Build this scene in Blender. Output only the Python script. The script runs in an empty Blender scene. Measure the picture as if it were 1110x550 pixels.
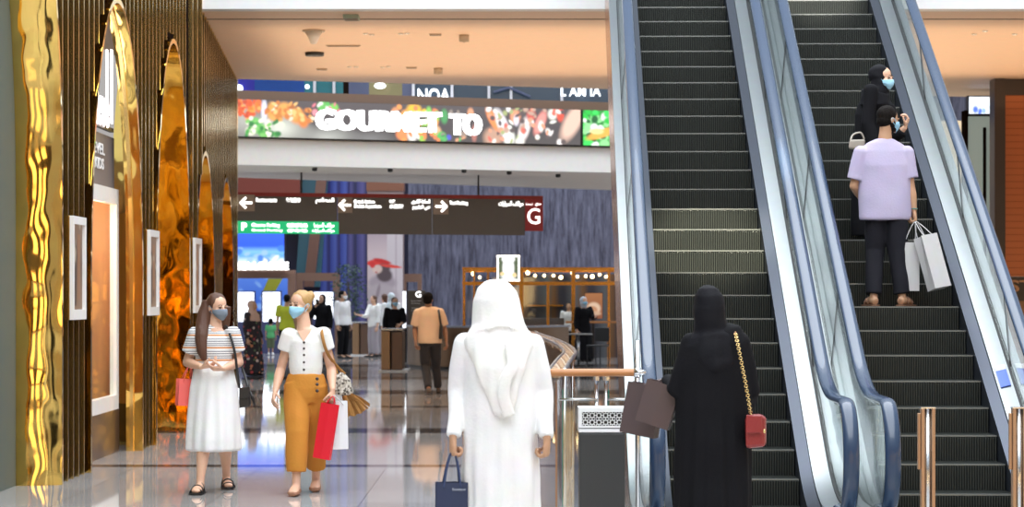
import bpy, bmesh, math, random
import numpy as np
from mathutils import Vector, Matrix, noise
random.seed(7)
COL = bpy.context.scene.collection
SC = bpy.context.scene
PI = math.pi

# ------------------------------------------------------------------ camera, world, lights
F = 2460.0                      # focal length in pixels of the 1110x550 frame
CAMH = 1.65
cam_d = bpy.data.cameras.new('camera')
cam = bpy.data.objects.new('camera', cam_d); COL.objects.link(cam)
cam.location = (0, 0, CAMH); cam.rotation_euler = (PI/2, 0, 0)
cam_d.sensor_width = 36.0; cam_d.lens = F/1110*36.0
cam_d.shift_y = 45/1110.0
cam_d.clip_end = 300
cam_d.dof.use_dof = True; cam_d.dof.focus_distance = 17.0; cam_d.dof.aperture_fstop = 4.5
SC.camera = cam
SC.view_settings.view_transform = 'Standard'
SC.view_settings.look = 'None'
SC.view_settings.gamma = 1.0
SC.view_settings.use_curve_mapping = False
SC.view_settings.exposure = 0.35

w = bpy.data.worlds.new('World'); SC.world = w; w.use_nodes = True
nt = w.node_tree
bg = nt.nodes['Background']
tc = nt.nodes.new('ShaderNodeTexCoord'); sp = nt.nodes.new('ShaderNodeSeparateXYZ')
cr = nt.nodes.new('ShaderNodeValToRGB')
nt.links.new(tc.outputs['Generated'], sp.inputs[0]); nt.links.new(sp.outputs['Z'], cr.inputs[0])
cr.color_ramp.elements[0].position = 0.0; cr.color_ramp.elements[0].color = (0.42, 0.38, 0.35, 1)
cr.color_ramp.elements[1].position = 0.6; cr.color_ramp.elements[1].color = (0.80, 0.90, 1.0, 1)
nt.links.new(cr.outputs[0], bg.inputs[0]); bg.inputs[1].default_value = 0.75

def area(name, loc, sx, sy, power, color, rot=(0, 0, 0)):
    d = bpy.data.lights.new(name, 'AREA'); d.shape = 'RECTANGLE'; d.size = sx; d.size_y = sy
    d.energy = power; d.color = color
    o = bpy.data.objects.new(name, d); COL.objects.link(o); o.location = loc; o.rotation_euler = rot
    return o
area('skylight', (1.5, 13, 11.5), 12, 26, 3600, (0.93, 0.97, 1.0))
area('added_uplight', (3.0, 34, 4.75), 13, 7, 185, (1.0, 0.72, 0.46), (PI, 0, 0))  # added upward light that warms the ceiling; it has no fitting
area('skylight', (0, 41.3, 11), 12, 4, 900, (0.93, 0.97, 1.0))
area('skylight', (-1, 61, 11), 14, 14, 1300, (0.88, 0.93, 1.0))

def beam(loc, aim, deg, power, color):
    d = bpy.data.lights.new('skylight_beam', 'SPOT'); d.energy = power; d.color = color; d.spot_size = math.radians(deg); d.spot_blend = .5; d.shadow_soft_size = .15
    o = bpy.data.objects.new('skylight_beam', d); COL.objects.link(o); o.location = loc
    o.rotation_euler = (Vector(aim)-Vector(loc)).to_track_quat('-Z', 'Y').to_euler()
beam((2.2, 14.5, 10.5), (1.8, 20.55, 2.2), 8.5, 20000, (1, .93, .70))
beam((3.6, 17, 11), (3.4, 25.4, 5.0), 6, 13000, (1, .95, .85))

# ------------------------------------------------------------------ pixel helpers (points at true depth)
def P(px, py, d): return Vector(((px-555)/F*d, d, CAMH-(py-320)/F*d))
def DZ(py, z): return (CAMH-z)*F/(py-320)          # depth of height z seen at row py

# ------------------------------------------------------------------ materials
MATS = {}
def mat(name, color=(.8, .8, .8), rough=.5, metal=0.0, spec=None, emit=None, es=1.0, alpha=None, trans=0.0, ior=None, bump=None, coat=0.0, aniso=None):
    if name in MATS: return MATS[name]
    m = bpy.data.materials.new(name); m.use_nodes = True
    b = m.node_tree.nodes['Principled BSDF']; L = m.node_tree.links
    b.inputs['Base Color'].default_value = (*color, 1)
    b.inputs['Roughness'].default_value = rough; b.inputs['Metallic'].default_value = metal
    if spec is not None: b.inputs['Specular IOR Level'].default_value = spec
    if emit: b.inputs['Emission Color'].default_value = (*emit, 1); b.inputs['Emission Strength'].default_value = es
    if alpha is not None: b.inputs['Alpha'].default_value = alpha
    if trans: b.inputs['Transmission Weight'].default_value = trans
    if ior: b.inputs['IOR'].default_value = ior
    if coat: b.inputs['Coat Weight'].default_value = coat
    # every surface: a faint procedural unevenness in the colour and, where asked, in the relief
    t = m.node_tree.nodes.new('ShaderNodeTexCoord')
    if not emit and alpha is None and not trans:
        n = m.node_tree.nodes.new('ShaderNodeTexNoise'); n.inputs['Scale'].default_value = 9
        L.new(t.outputs['Object'], n.inputs['Vector'])
        r = m.node_tree.nodes.new('ShaderNodeMix'); r.data_type = 'RGBA'; r.blend_type = 'MULTIPLY'
        r.inputs['Factor'].default_value = .12
        r.inputs['A'].default_value = (*color, 1); L.new(n.outputs['Color'], r.inputs['B'])
        L.new(r.outputs['Result'], b.inputs['Base Color'])
    if bump:
        sc, st = bump[0], bump[1]; vec = bump[2] if len(bump) > 2 else (1, 1, 1)
        mp = m.node_tree.nodes.new('ShaderNodeMapping'); mp.inputs['Scale'].default_value = vec
        n2 = m.node_tree.nodes.new('ShaderNodeTexNoise'); n2.inputs['Scale'].default_value = sc
        n2.inputs['Detail'].default_value = bump[3] if len(bump) > 3 else 2
        bu = m.node_tree.nodes.new('ShaderNodeBump'); bu.inputs['Strength'].default_value = st; bu.inputs['Distance'].default_value = bump[4] if len(bump) > 4 else .02
        L.new(t.outputs['Object'], mp.inputs[0]); L.new(mp.outputs[0], n2.inputs['Vector'])
        L.new(n2.outputs['Fac'], bu.inputs['Height']); L.new(bu.outputs[0], b.inputs['Normal'])
    MATS[name] = m
    return m

def ramp_mat(name, stops, axis='Z', scale=1.0, offset=0.0, rough=.8, interp='CONSTANT', metal=0):
    """colour bands along one object axis (cloth stripes, inlaid strips)"""
    if name in MATS: return MATS[name]
    m = mat(name, stops[0][1], rough, metal); N = m.node_tree.nodes; L = m.node_tree.links
    b = N['Principled BSDF']
    t = N.new('ShaderNodeTexCoord'); s = N.new('ShaderNodeSeparateXYZ'); L.new(t.outputs['Object'], s.inputs[0])
    a = N.new('ShaderNodeMath'); a.operation = 'MULTIPLY_ADD'; a.inputs[1].default_value = scale; a.inputs[2].default_value = offset
    L.new(s.outputs[axis], a.inputs[0])
    fr = N.new('ShaderNodeMath'); fr.operation = 'FRACT'; L.new(a.outputs[0], fr.inputs[0])
    c = N.new('ShaderNodeValToRGB'); c.color_ramp.interpolation = interp
    el = c.color_ramp.elements
    while len(el) < len(stops): el.new(.5)
    for e, (p, col) in zip(el, stops): e.position = p; e.color = (*col, 1)
    L.new(fr.outputs[0], c.inputs[0]); L.new(c.outputs[0], b.inputs['Base Color'])
    return m

def spots_mat(name, base, spots, scale=12, rough=.8, thr=.35):
    """small coloured spots scattered over a base colour (printed cloth, scales, leaves)"""
    if name in MATS: return MATS[name]
    m = mat(name, base, rough); N = m.node_tree.nodes; L = m.node_tree.links; b = N['Principled BSDF']
    t = N.new('ShaderNodeTexCoord'); v = N.new('ShaderNodeTexVoronoi'); v.inputs['Scale'].default_value = scale
    L.new(t.outputs['Object'], v.inputs['Vector'])
    hs = N.new('ShaderNodeSeparateColor'); L.new(v.outputs['Color'], hs.inputs[0])
    c = N.new('ShaderNodeValToRGB'); c.color_ramp.interpolation = 'CONSTANT'; el = c.color_ramp.elements
    while len(el) < len(spots): el.new(.5)
    for i, (e, col) in enumerate(zip(el, spots)): e.position = i/len(spots); e.color = (*col, 1)
    L.new(hs.outputs[0], c.inputs[0])
    lt = N.new('ShaderNodeMath'); lt.operation = 'LESS_THAN'; lt.inputs[1].default_value = thr; L.new(v.outputs['Distance'], lt.inputs[0])
    mx = N.new('ShaderNodeMix'); mx.data_type = 'RGBA'; L.new(lt.outputs[0], mx.inputs['Factor'])
    mx.inputs['A'].default_value = (*base, 1); L.new(c.outputs[0], mx.inputs['B']); L.new(mx.outputs['Result'], b.inputs['Base Color'])
    return m

def attr_mat(name, strength=None, rough=.5):
    """takes its colours from the picture drawn on the mesh; lit screens give light, posters do not"""
    if name in MATS: return MATS[name]
    m = bpy.data.materials.new(name); m.use_nodes = True; N = m.node_tree.nodes; L = m.node_tree.links; b = N['Principled BSDF']
    a = N.new('ShaderNodeVertexColor'); a.layer_name = 'col'
    b.inputs['Roughness'].default_value = rough
    if strength:
        b.inputs['Base Color'].default_value = (.02, .02, .02, 1)
        L.new(a.outputs['Color'], b.inputs['Emission Color']); b.inputs['Emission Strength'].default_value = strength
    else: L.new(a.outputs['Color'], b.inputs['Base Color'])
    MATS[name] = m; return m

GLASS = bpy.data.materials.new('clear_glass'); GLASS.use_nodes = True
_n = GLASS.node_tree.nodes; _l = GLASS.node_tree.links; _n.remove(_n['Principled BSDF'])
_t = _n.new('ShaderNodeBsdfTransparent'); _t.inputs[0].default_value = (.94, .975, .965, 1)
_g = _n.new('ShaderNodeBsdfGlossy'); _g.inputs['Roughness'].default_value = .03
_lw = _n.new('ShaderNodeLayerWeight'); _pw = _n.new('ShaderNodeMath'); _pw.operation = 'POWER'; _pw.inputs[1].default_value = 4.0; _l.new(_lw.outputs['Facing'], _pw.inputs[0])
_f = _n.new('ShaderNodeMath'); _f.name = 'reflect'; _f.operation = 'MULTIPLY_ADD'; _f.inputs[1].default_value = .55; _f.inputs[2].default_value = .07; _l.new(_pw.outputs[0], _f.inputs[0])
_m = _n.new('ShaderNodeMixShader'); _l.new(_f.outputs[0], _m.inputs[0]); _l.new(_t.outputs[0], _m.inputs[1]); _l.new(_g.outputs[0], _m.inputs[2])
_l.new(_m.outputs[0], _n['Material Output'].inputs[0])

PANE = GLASS.copy(); PANE.name = 'shop_window_glass'
for _q in PANE.node_tree.nodes:
    if _q.name == 'reflect': _q.inputs[1].default_value = .12; _q.inputs[2].default_value = .03

# ------------------------------------------------------------------ mesh collecting
class MB:
    def __init__(s): s.v = []; s.f = []
    def add(s, vs, fs):
        k = len(s.v); s.v += [tuple(v) for v in vs]; s.f += [tuple(k+i for i in f) for f in fs]; return s
    def box(s, x0, x1, y0, y1, z0, z1):
        return s.obox(Vector(((x0+x1)/2, (y0+y1)/2, (z0+z1)/2)), (1, 0, 0), (0, 1, 0), (0, 0, 1), abs(x1-x0)/2, abs(y1-y0)/2, abs(z1-z0)/2)
    def obox(s, c, a, b, n, ha, hb, hn):
        c = Vector(c); a = Vector(a)*ha; b = Vector(b)*hb; n = Vector(n)*hn
        vs = [c+i*a+j*b+k*n for k in (-1, 1) for j in (-1, 1) for i in (-1, 1)]
        return s.add(vs, [(0, 2, 3, 1), (4, 5, 7, 6), (0, 1, 5, 4), (2, 6, 7, 3), (0, 4, 6, 2), (1, 3, 7, 5)])
    def tube(s, pts, rad, seg=12, side=None, cap=True, closed=False):
        """rings along pts; rad: number or (ra, rb) per point; ra lies along `side`"""
        pts = [Vector(p) for p in pts]; n = len(pts)
        if not isinstance(rad, (list,)): rad = [rad]*n
        prev = None; vs = []
        for i, p in enumerate(pts):
            a = pts[(i-1) % n] if (i > 0 or closed) else p; c = pts[(i+1) % n] if (i < n-1 or closed) else p
            t = c-a
            if t.length < 1e-9: t = Vector((0, 0, 1))
            t.normalize()
            ref = Vector(side) if side is not None else (prev if prev is not None else (Vector((1, 0, 0)) if abs(t.x) < .8 else Vector((0, 1, 0))))
            u = ref - t*ref.dot(t)
            if u.length < 1e-6: u = Vector((0, 1, 0)) - t*t.y
            u.normalize(); v = t.cross(u); prev = u
            r = rad[i]; ra, rb = r if isinstance(r, tuple) else (r, r)
            for k in range(seg):
                an = 2*PI*k/seg; vs.append(p+u*(ra*math.cos(an))+v*(rb*math.sin(an)))
        fs = []
        for i in range(n if closed else n-1):
            j = (i+1) % n
            for k in range(seg):
                q = (k+1) % seg; fs.append((i*seg+k, i*seg+q, j*seg+q, j*seg+k))
        if cap and not closed:
            fs.append(tuple(range(seg))[::-1]); fs.append(tuple((n-1)*seg+k for k in range(seg)))
        return s.add(vs, fs)
    def rings(s, rows, seg=32, cap=True):
        """stack of closed rings, each a list of seg points"""
        vs = [p for r in rows for p in r]; n = len(rows); fs = []
        for i in range(n-1):
            for k in range(seg):
                q = (k+1) % seg; fs.append((i*seg+k, i*seg+q, (i+1)*seg+q, (i+1)*seg+k))
        if cap: fs += [tuple(range(seg))[::-1], tuple((n-1)*seg+k for k in range(seg))]
        return s.add(vs, fs)
    def ball(s, c, r, M=None, nu=16, nv=10):
        r = (r, r, r) if not isinstance(r, tuple) else r; c = Vector(c); vs = []; fs = []
        for j in range(1, nv):
            th = PI*j/nv
            for i in range(nu):
                ph = 2*PI*i/nu; vs.append(Vector((c.x+r[0]*math.sin(th)*math.cos(ph), c.y+r[1]*math.sin(th)*math.sin(ph), c.z+r[2]*math.cos(th))))
        vs += [c+Vector((0, 0, r[2])), c-Vector((0, 0, r[2]))]; a = (nv-1)*nu
        for j in range(nv-2):
            for i in range(nu):
                q = (i+1) % nu; fs.append((j*nu+i, (j+1)*nu+i, (j+1)*nu+q, j*nu+q))
        for i in range(nu):
            q = (i+1) % nu; fs.append((a, i, q)); fs.append((a+1, (nv-2)*nu+q, (nv-2)*nu+i))
        if M is not None: vs = [M @ v for v in vs]
        return s.add(vs, fs)
    def lathe(s, prof, c=(0, 0, 0), seg=24):
        return s.rings([[Vector((c[0]+r*math.cos(2*PI*k/seg), c[1]+r*math.sin(2*PI*k/seg), c[2]+z)) for k in range(seg)] for r, z in prof], seg)
    def prism(s, poly, vec):
        """closed polygon (list of points) pushed along vec"""
        n = len(poly); vec = Vector(vec); a = [Vector(p) for p in poly]
        return s.add(a+[p+vec for p in a], [tuple(range(n))[::-1], tuple(range(n, 2*n))]+[(i, (i+1) % n, n+(i+1) % n, n+i) for i in range(n)])
    def sweep(s, section, paths):
        """section: closed list of k; paths(i) -> list of points per station"""
        return s.rings(paths, len(section))
    def mesh(s, name='m', M=None):
        me = bpy.data.meshes.new(name); me.from_pydata([tuple(v) for v in s.v], [], s.f); me.update()
        if M is not None: me.transform(M)
        return me

def tidy(me, smooth=False, weld=False):
    bm = bmesh.new(); bm.from_mesh(me)
    if weld: bmesh.ops.remove_doubles(bm, verts=bm.verts, dist=1e-5)
    bmesh.ops.recalc_face_normals(bm, faces=bm.faces)
    bm.to_mesh(me); bm.free()
    if smooth: me.polygons.foreach_set('use_smooth', [True]*len(me.polygons))
    return me

def tag(o, label=None, cat=None, group=None, kind=None):
    if label: o['label'] = label
    if cat: o['category'] = cat
    if group: o['group'] = group
    if kind: o['kind'] = kind
    return o

def empty(name, loc, label=None, cat=None, group=None, rz=0):
    o = bpy.data.objects.new(name, None); COL.objects.link(o); o.location = loc; o.rotation_euler = (0, 0, rz)
    o.empty_display_size = .1
    return tag(o, label, cat, group)

def put(name, mb, m, parent=None, local=False, smooth=False, bevel=0, label=None, cat=None, group=None, kind=None, origin=None, angle=None):
    """link collected geometry as ONE mesh object; world coordinates unless local"""
    me = mb if isinstance(mb, bpy.types.Mesh) else tidy(mb.mesh(name), smooth or angle is not None)
    me.name = name
    o = bpy.data.objects.new(name, me); COL.objects.link(o)
    if isinstance(m, (list, tuple)):
        for q in m: me.materials.append(q)
    else: me.materials.append(m)
    if parent is not None:
        if not local:
            r = parent
            while r.parent: r = r.parent
            bpy.context.view_layer.update() if False else None
            M = Matrix.Translation(r.location) @ r.rotation_euler.to_matrix().to_4x4()
            me.transform(M.inverted())
        o.parent = parent
    elif origin is not None:
        me.transform(Matrix.Translation(-Vector(origin))); o.location = origin
    if bevel:
        b = o.modifiers.new('bevel', 'BEVEL'); b.width = bevel; b.segments = 2; b.limit_method = 'ANGLE'; b.angle_limit = math.radians(40)
    if angle is not None:
        bm = bmesh.new(); bm.from_mesh(me)
        for e in bm.edges:
            if len(e.link_faces) == 2 and e.calc_face_angle(0) > math.radians(angle): e.smooth = False
        bm.to_mesh(me); bm.free()
    return tag(o, label, cat, group, kind)

def single(name, mb, m, label, cat, group=None, **k):
    """a thing that is one mesh, its origin at its base centre"""
    v = np.array(mb.v) if isinstance(mb, MB) else np.array([x.co[:] for x in mb.vertices])
    lo, hi = v.min(0), v.max(0)
    return put(name, mb, m, origin=((lo[0]+hi[0])/2, (lo[1]+hi[1])/2, lo[2]), label=label, cat=cat, group=group, **k)

def struct(name, mb, m, **k): return put(name, mb, m, kind='structure', **k)

def copy_thing(o, loc, rz=None):
    c = o.copy(); COL.objects.link(c); c.location = loc
    if rz is not None: c.rotation_euler = (0, 0, rz)
    for ch in list(o.children):
        d = ch.copy(); COL.objects.link(d); d.parent = c
        for g in list(ch.children):
            e = g.copy(); COL.objects.link(e); e.parent = d
    return c

# ------------------------------------------------------------------ lettering and pictures on planes
AR = {'ا': (0xFE8D, 0xFE8E), 'ل': (0xFEDD, 0xFEDE, 0xFEDF, 0xFEE0), 'م': (0xFEE1, 0xFEE2, 0xFEE3, 0xFEE4), 'ط': (0xFEC1, 0xFEC2, 0xFEC3, 0xFEC4),
      'ع': (0xFEC9, 0xFECA, 0xFECB, 0xFECC), 'و': (0xFEED, 0xFEEE), 'ق': (0xFED5, 0xFED6, 0xFED7, 0xFED8), 'ف': (0xFED1, 0xFED2, 0xFED3, 0xFED4),
      'س': (0xFEB1, 0xFEB2, 0xFEB3, 0xFEB4), 'ي': (0xFEF1, 0xFEF2, 0xFEF3, 0xFEF4), 'ن': (0xFEE5, 0xFEE6, 0xFEE7, 0xFEE8), 'ة': (0xFE93, 0xFE94),
      'ر': (0xFEAD, 0xFEAE), 'ت': (0xFE95, 0xFE96, 0xFE97, 0xFE98), 'ك': (0xFED9, 0xFEDA, 0xFEDB, 0xFEDC), 'ى': (0xFEEF, 0xFEF0), 'د': (0xFEA9, 0xFEAA), 'ب': (0xFE8F, 0xFE90, 0xFE91, 0xFE92)}
def arabic(s):
    out = []
    for wd in s.split(' ')[::-1]:
        q = ''
        for i, c in enumerate(wd):
            f = AR[c]; p = i > 0 and len(AR[wd[i-1]]) == 4; n = i < len(wd)-1 and len(f) == 4
            q += chr(f[2+p] if n else f[int(p)])
        out.append(q[::-1])
    return ' '.join(out)

def text_mesh(body, x_axis, up, origin, w, h, depth=.008, bold=0.0, spacing=1.0):
    """letters fitted to a w x h box whose lower-left corner is origin"""
    cu = bpy.data.curves.new('t', 'FONT'); cu.body = body; cu.size = 1; cu.resolution_u = 3
    cu.extrude = 0.0001; cu.offset = bold; cu.space_character = spacing
    ob = bpy.data.objects.new('t', cu); COL.objects.link(ob)
    dg = bpy.context.evaluated_depsgraph_get()
    me = bpy.data.meshes.new_from_object(ob.evaluated_get(dg))
    bpy.data.objects.remove(ob); bpy.data.curves.remove(cu)
    v = np.empty(len(me.vertices)*3); me.vertices.foreach_get('co', v); v = v.reshape(-1, 3)
    lo, hi = v.min(0), v.max(0)
    x = Vector(x_axis).normalized(); u = Vector(up).normalized(); nrm = x.cross(u)
    q = np.empty_like(v); sx = w/(hi[0]-lo[0]); sy = h/(hi[1]-lo[1]); sz = depth/max(1e-6, hi[2]-lo[2])
    X = (v[:, 0]-lo[0])*sx; Y = (v[:, 1]-lo[1])*sy; Z = (v[:, 2]-lo[2])*sz
    for k in range(3): q[:, k] = origin[k]+X*x[k]+Y*u[k]+Z*nrm[k]
    me.vertices.foreach_set('co', q.ravel()); me.update()
    return me

def join_meshes(ms):
    """several meshes into one (never two things)"""
    bm = bmesh.new()
    for m in ms: bm.from_mesh(m)
    me = bpy.data.meshes.new('j'); bm.to_mesh(me); bm.free()
    return me

class Canvas:
    def __init__(s, nx, nz, base): s.a = np.ones((nz, nx, 3))*np.array(base); s.nx, s.nz = nx, nz; s.Y, s.X = np.mgrid[0:1:nz*1j, 0:1:nx*1j]; s.asp = nx/nz
    def rect(s, x0, x1, y0, y1, c): k = (s.X >= x0) & (s.X <= x1) & (s.Y >= y0) & (s.Y <= y1); s.a[k] = c; return s
    def blob(s, x, y, rx, ry, c, soft=.35, rot=0):
        dx = (s.X-x)*s.asp; dy = s.Y-y; c_, s_ = math.cos(rot), math.sin(rot)
        u = (dx*c_+dy*s_)/(rx*s.asp if False else rx); v = (-dx*s_+dy*c_)/ry
        r = np.sqrt(u*u+v*v); k = np.clip((1-r)/soft, 0, 1)[..., None]; s.a = s.a*(1-k)+np.array(c)*k; return s
    def vgrad(s, stops):
        ys = [p for p, _ in stops]
        for k in range(3): s.a[..., k] = np.interp(s.Y, ys, [c[k] for _, c in stops])
        return s
    def speck(s, n, cols, r, seed, x0=0, x1=1, y0=0, y1=1):
        g = random.Random(seed)
        for _ in range(n): s.blob(g.uniform(x0, x1), g.uniform(y0, y1), g.uniform(.5, 1.3)*r, g.uniform(.5, 1.3)*r, g.choice(cols), .4, g.uniform(0, 3))
        return s

def picture(name, cv, tl, x_axis, width, height, m, parent=None, thick=.0, **k):
    """flat picture; tl = top-left corner, hanging straight down"""
    nx, nz = cv.nx, cv.nz; x = Vector(x_axis).normalized()
    vs = [(tl[0]+x[0]*width*i/(nx-1), tl[1]+x[1]*width*i/(nx-1), tl[2]-height*j/(nz-1)) for j in range(nz) for i in range(nx)]
    fs = [(j*nx+i, (j+1)*nx+i, (j+1)*nx+i+1, j*nx+i+1) for j in range(nz-1) for i in range(nx-1)]
    me = bpy.data.meshes.new(name); me.from_pydata(vs, [], fs); me.update()
    at = me.color_attributes.new('col', 'FLOAT_COLOR', 'POINT')
    d = np.ones((nz*nx, 4)); d[:, :3] = np.clip(cv.a, 0, 4).reshape(-1, 3); at.data.foreach_set('color', d.ravel())
    return put(name, me, m, parent, **k)
# ------------------------------------------------------------------ the setting
# floor: polished stone slabs with joints and darker inlaid bands
mf = mat('polished_stone', (.46, .44, .43), .045); N = mf.node_tree.nodes; L = mf.node_tree.links; b = N['Principled BSDF']
b.inputs['Specular IOR Level'].default_value = .75
t = N.new('ShaderNodeTexCoord'); br = N.new('ShaderNodeTexBrick'); L.new(t.outputs['Object'], br.inputs['Vector'])
br.offset = 0; br.inputs['Scale'].default_value = 1; br.inputs['Brick Width'].default_value = 1.2; br.inputs['Row Height'].default_value = 1.2
br.inputs['Mortar Size'].default_value = .006; br.inputs['Color1'].default_value = (.47, .45, .44, 1); br.inputs['Color2'].default_value = (.40, .38, .37, 1); br.inputs['Mortar'].default_value = (.25, .23, .22, 1)
s_ = N.new('ShaderNodeSeparateXYZ'); L.new(t.outputs['Object'], s_.inputs[0])
last = br.outputs['Color']
for yc, hw in ((21.9, .16), (27.6, .5), (33.5, .25), (38.5, .8), (45, .8), (53, 1.0)):
    c = N.new('ShaderNodeMath'); c.operation = 'COMPARE'; c.inputs[1].default_value = yc; c.inputs[2].default_value = hw; L.new(s_.outputs['Y'], c.inputs[0])
    mx = N.new('ShaderNodeMix'); mx.data_type = 'RGBA'; L.new(c.outputs[0], mx.inputs['Factor']); L.new(last, mx.inputs['A']); mx.inputs['B'].default_value = (.10, .085, .08, 1)
    last = mx.outputs['Result']
L.new(last, b.inputs['Base Color'])
struct('floor', MB().box(-9, 15, -4, 76, -.2, 0), mf)

GOLD = mat('polished_gold', (1.0, .68, .19), .06, 1.0, bump=(2.4, .6, (1.35, 1, 1.0), 1, .035))
GOLDP = mat('plain_gold', (.95, .66, .24), .2, 1.0)
BRASS = mat('brass_fin', (.96, .70, .28), .2, 1.0)
BRONZE = mat('dark_bronze_panel', (.016, .010, .008), .6, .0, spec=0.0)
DKGLASS = mat('dark_tinted_glass', (.10, .125, .115), .55, spec=.15)
WHITE = mat('white_paint', (.80, .79, .77), .5)
PEACH = mat('warm_lit_ceiling', (.86, .62, .45), .55)  # white ceiling; the warm light on it is put into the colour
BLACK = mat('black_enamel', (.012, .012, .013), .35)
STEEL = mat('brushed_steel', (.72, .74, .76), .22, 1.0)
WOOD = mat('oiled_wood', (.48, .20, .07), .35, bump=(6, .1, (1, 8, 8)))
MAPLE = mat('bronze_strip', (.40, .24, .13), .3, .7)

# left wall of brass fins, pierced by five arches; bends away beyond the third
def XW(y): return -3.95 - max(0, y-28.7)*.0728
ARCHES = [(17.6, 2.1, 2.5, 6.0, .335), (22.55, 1.45, 1.7, 4.55, .13), (26.25, 1.27, 1.7, 4.56, .45), (29.25, .85, 1.5, 3.45, .45), (34.3, .85, 1.5, 3.37, .5)]
Y0W, Y1W, ZW = 12.0, 37.9, 7.2
def zlow(y):
    for c, W, zs, za, D in ARCHES:
        W += .08; za += .08
        if abs(y-c) < W: return zs+(za-zs)*math.sqrt(max(0, 1-((y-c)/W)**2))
    return 0.0
ys = [Y0W]
for c, W, zs, za, D in ARCHES: W += .08; ys += [c-W-1e-4]+[c-W*math.cos(PI*k/28) for k in range(0, 29)]+[c+W+1e-4]
ys += [28.7, Y1W]; ys = sorted(set(ys))
wl = MB()
for a, b2 in zip(ys[:-1], ys[1:]):
    m_ = (a+b2)/2; za = zlow(a+1e-5 if zlow(m_) else a); zb = zlow(b2-1e-5 if zlow(m_) else b2)
    if zlow(m_) == 0: za = zb = 0
    q = [(XW(a)-.02, a, za), (XW(b2)-.02, b2, zb), (XW(b2)-.02, b2, ZW), (XW(a)-.02, a, ZW)]
    wl.prism(q, (-.04, 0, 0))
wall_left = struct('wall_left', wl, BRONZE)
fin = MB(); y = Y0W+.1
while y < Y1W:
    z0 = zlow(y); z0 = z0+.05 if z0 else 0.0
    for c, W, *_ in ARCHES:
        if W+.08 <= abs(y-c) < W+.10: z0 = None; break
    if z0 is not None:
        x = XW(y); q_ = .035 if y > 27.6 else .02; fin.box(x-.03, x+q_, y-q_*.55, y+q_*.55, z0, ZW)
    y += .42 if y > 27.6 else .25
put('trim_fins', fin, BRASS, wall_left)
# end return of the wall
struct('trim_1', MB().box(XW(Y1W)-1.6, XW(Y1W)+.03, Y1W, Y1W+.1, 0, ZW), BRASS)

arch_lab = ['tallest gold arch at the near end of the fin wall, dark glass behind it', 'gold arch framing the shop window with the white neon letters', 'gold arch just beyond the neon letters arch, lined with plain gold',
            'fourth gold arch along the fin wall, lower than the three before it', 'smallest looking gold arch at the far end of the fin wall']
for i, (c, W, zs, za, D) in enumerate(ARCHES):
    root = empty('gold_arch', (XW(c), c, 0), arch_lab[i], 'arch', 'gold arches along the fin wall')
    def prof(k, o):
        if k == 0: return c-W-o, 0.0
        if k == 32: return c+W+o, 0.0
        a = PI*(k-1)/30; return c-(W+o)*math.cos(a), zs+(za-zs+o)*math.sin(a)
    rows = []
    for k in range(33):
        yi, zi = prof(k, 0); yo, zo = prof(k, .055); xi = XW(c)+.045
        xb = XW(c)-D
        inner = [(t, .10*t+.03*(1-(2*t-1)**2) if i == 0 else 0) for t in ((0, .2, .4, .6, .8, 1) if i == 0 else (0, 1))]
        rows.append([Vector((xi+(xb-xi)*t, yi+(c-yi)/W*bl_, zi-max(0, zi-zs)/(za-zs)*bl_)) for t, bl_ in inner]+[Vector((xb, yo, zo)), Vector((xi, yo, zo))])
    put('arch_lining', MB().rings(rows, len(rows[0])), GOLD, root, angle=25)
    if i == 1:      # the second, inner line of the lining
        rows = []
        for k in range(33):
            yi, zi = prof(k, -.03); yo, zo = prof(k, -.001); xb = XW(c)-.07
            rows.append([Vector((xb+.02, yi, zi)), Vector((xb-.02, yi, zi)), Vector((xb-.02, yo, zo)), Vector((xb+.02, yo, zo))])
        put('inner_lip', MB().rings(rows, 4), GOLDP, root, angle=25)
    if i != 1:
        bk = MB(); pts = [(XW(c)-D-.001, *prof(k, .0)) for k in range(33)]
        bk.prism(pts, (-.03, 0, 0)); put('back_panel', bk, DKGLASS if i == 0 else GOLD, root)

# shop window behind the second arch, with the neon letters and the hanging name panel
c, W = 22.55, 1.45
root = empty('shop_window', (-4.4, c, 0), 'tall white framed shop window under the neon letters in the gold arch', 'shop window')
fr = MB(); xf = -4.17
for (a, b2, z0, z1) in ((21.15, 21.29, .45, 2.76), (23.82, 23.95, .45, 2.76), (21.29, 23.82, .45, .60), (21.29, 23.82, 2.60, 2.76)): fr.box(xf-.05, xf+.02, a, b2, z0, z1)
put('window_frame', fr, mat('white_lacquer', (.9, .88, .86), .3), root)
put('window_pane', MB().box(xf-.02, xf-.012, 21.29, 23.82, .60, 2.60), PANE, root)
put('plinth', MB().box(xf-.6, xf+.02, 21.12, 23.98, 0, .45), mat('dark_wood_plinth', (.09, .05, .03), .3), root)
bx = MB().box(-4.85, -4.80, 21.1, 24.0, .45, 2.8); bx.box(-4.8, xf-.05, 21.1, 21.14, .45, 2.8); bx.box(-4.8, xf-.05, 23.96, 24.0, .45, 2.8); bx.box(-4.8, xf-.08, 21.14, 23.96, 2.765, 2.8)
put('display_back', bx, mat('tan_display_back', (.50, .25, .13), .5), root)
for k in range(7):
    put('display_slat', MB().box(-4.79, -4.72, 21.3+k*.38, 21.45+k*.38, .46, 2.75), mat('copper_slat', (.62, .28, .12), .25, .8), root)
warm = mat('warm_lamp_glow', (1, .8, .5), .3, emit=(1.0, .72, .38), es=7)
pl_ = bpy.data.lights.new('display_fill', 'POINT'); pl_.energy = 45; pl_.color = (1, .7, .42); pl_.shadow_soft_size = .05  # added fill light that brightens the display, not one of its globes
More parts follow.
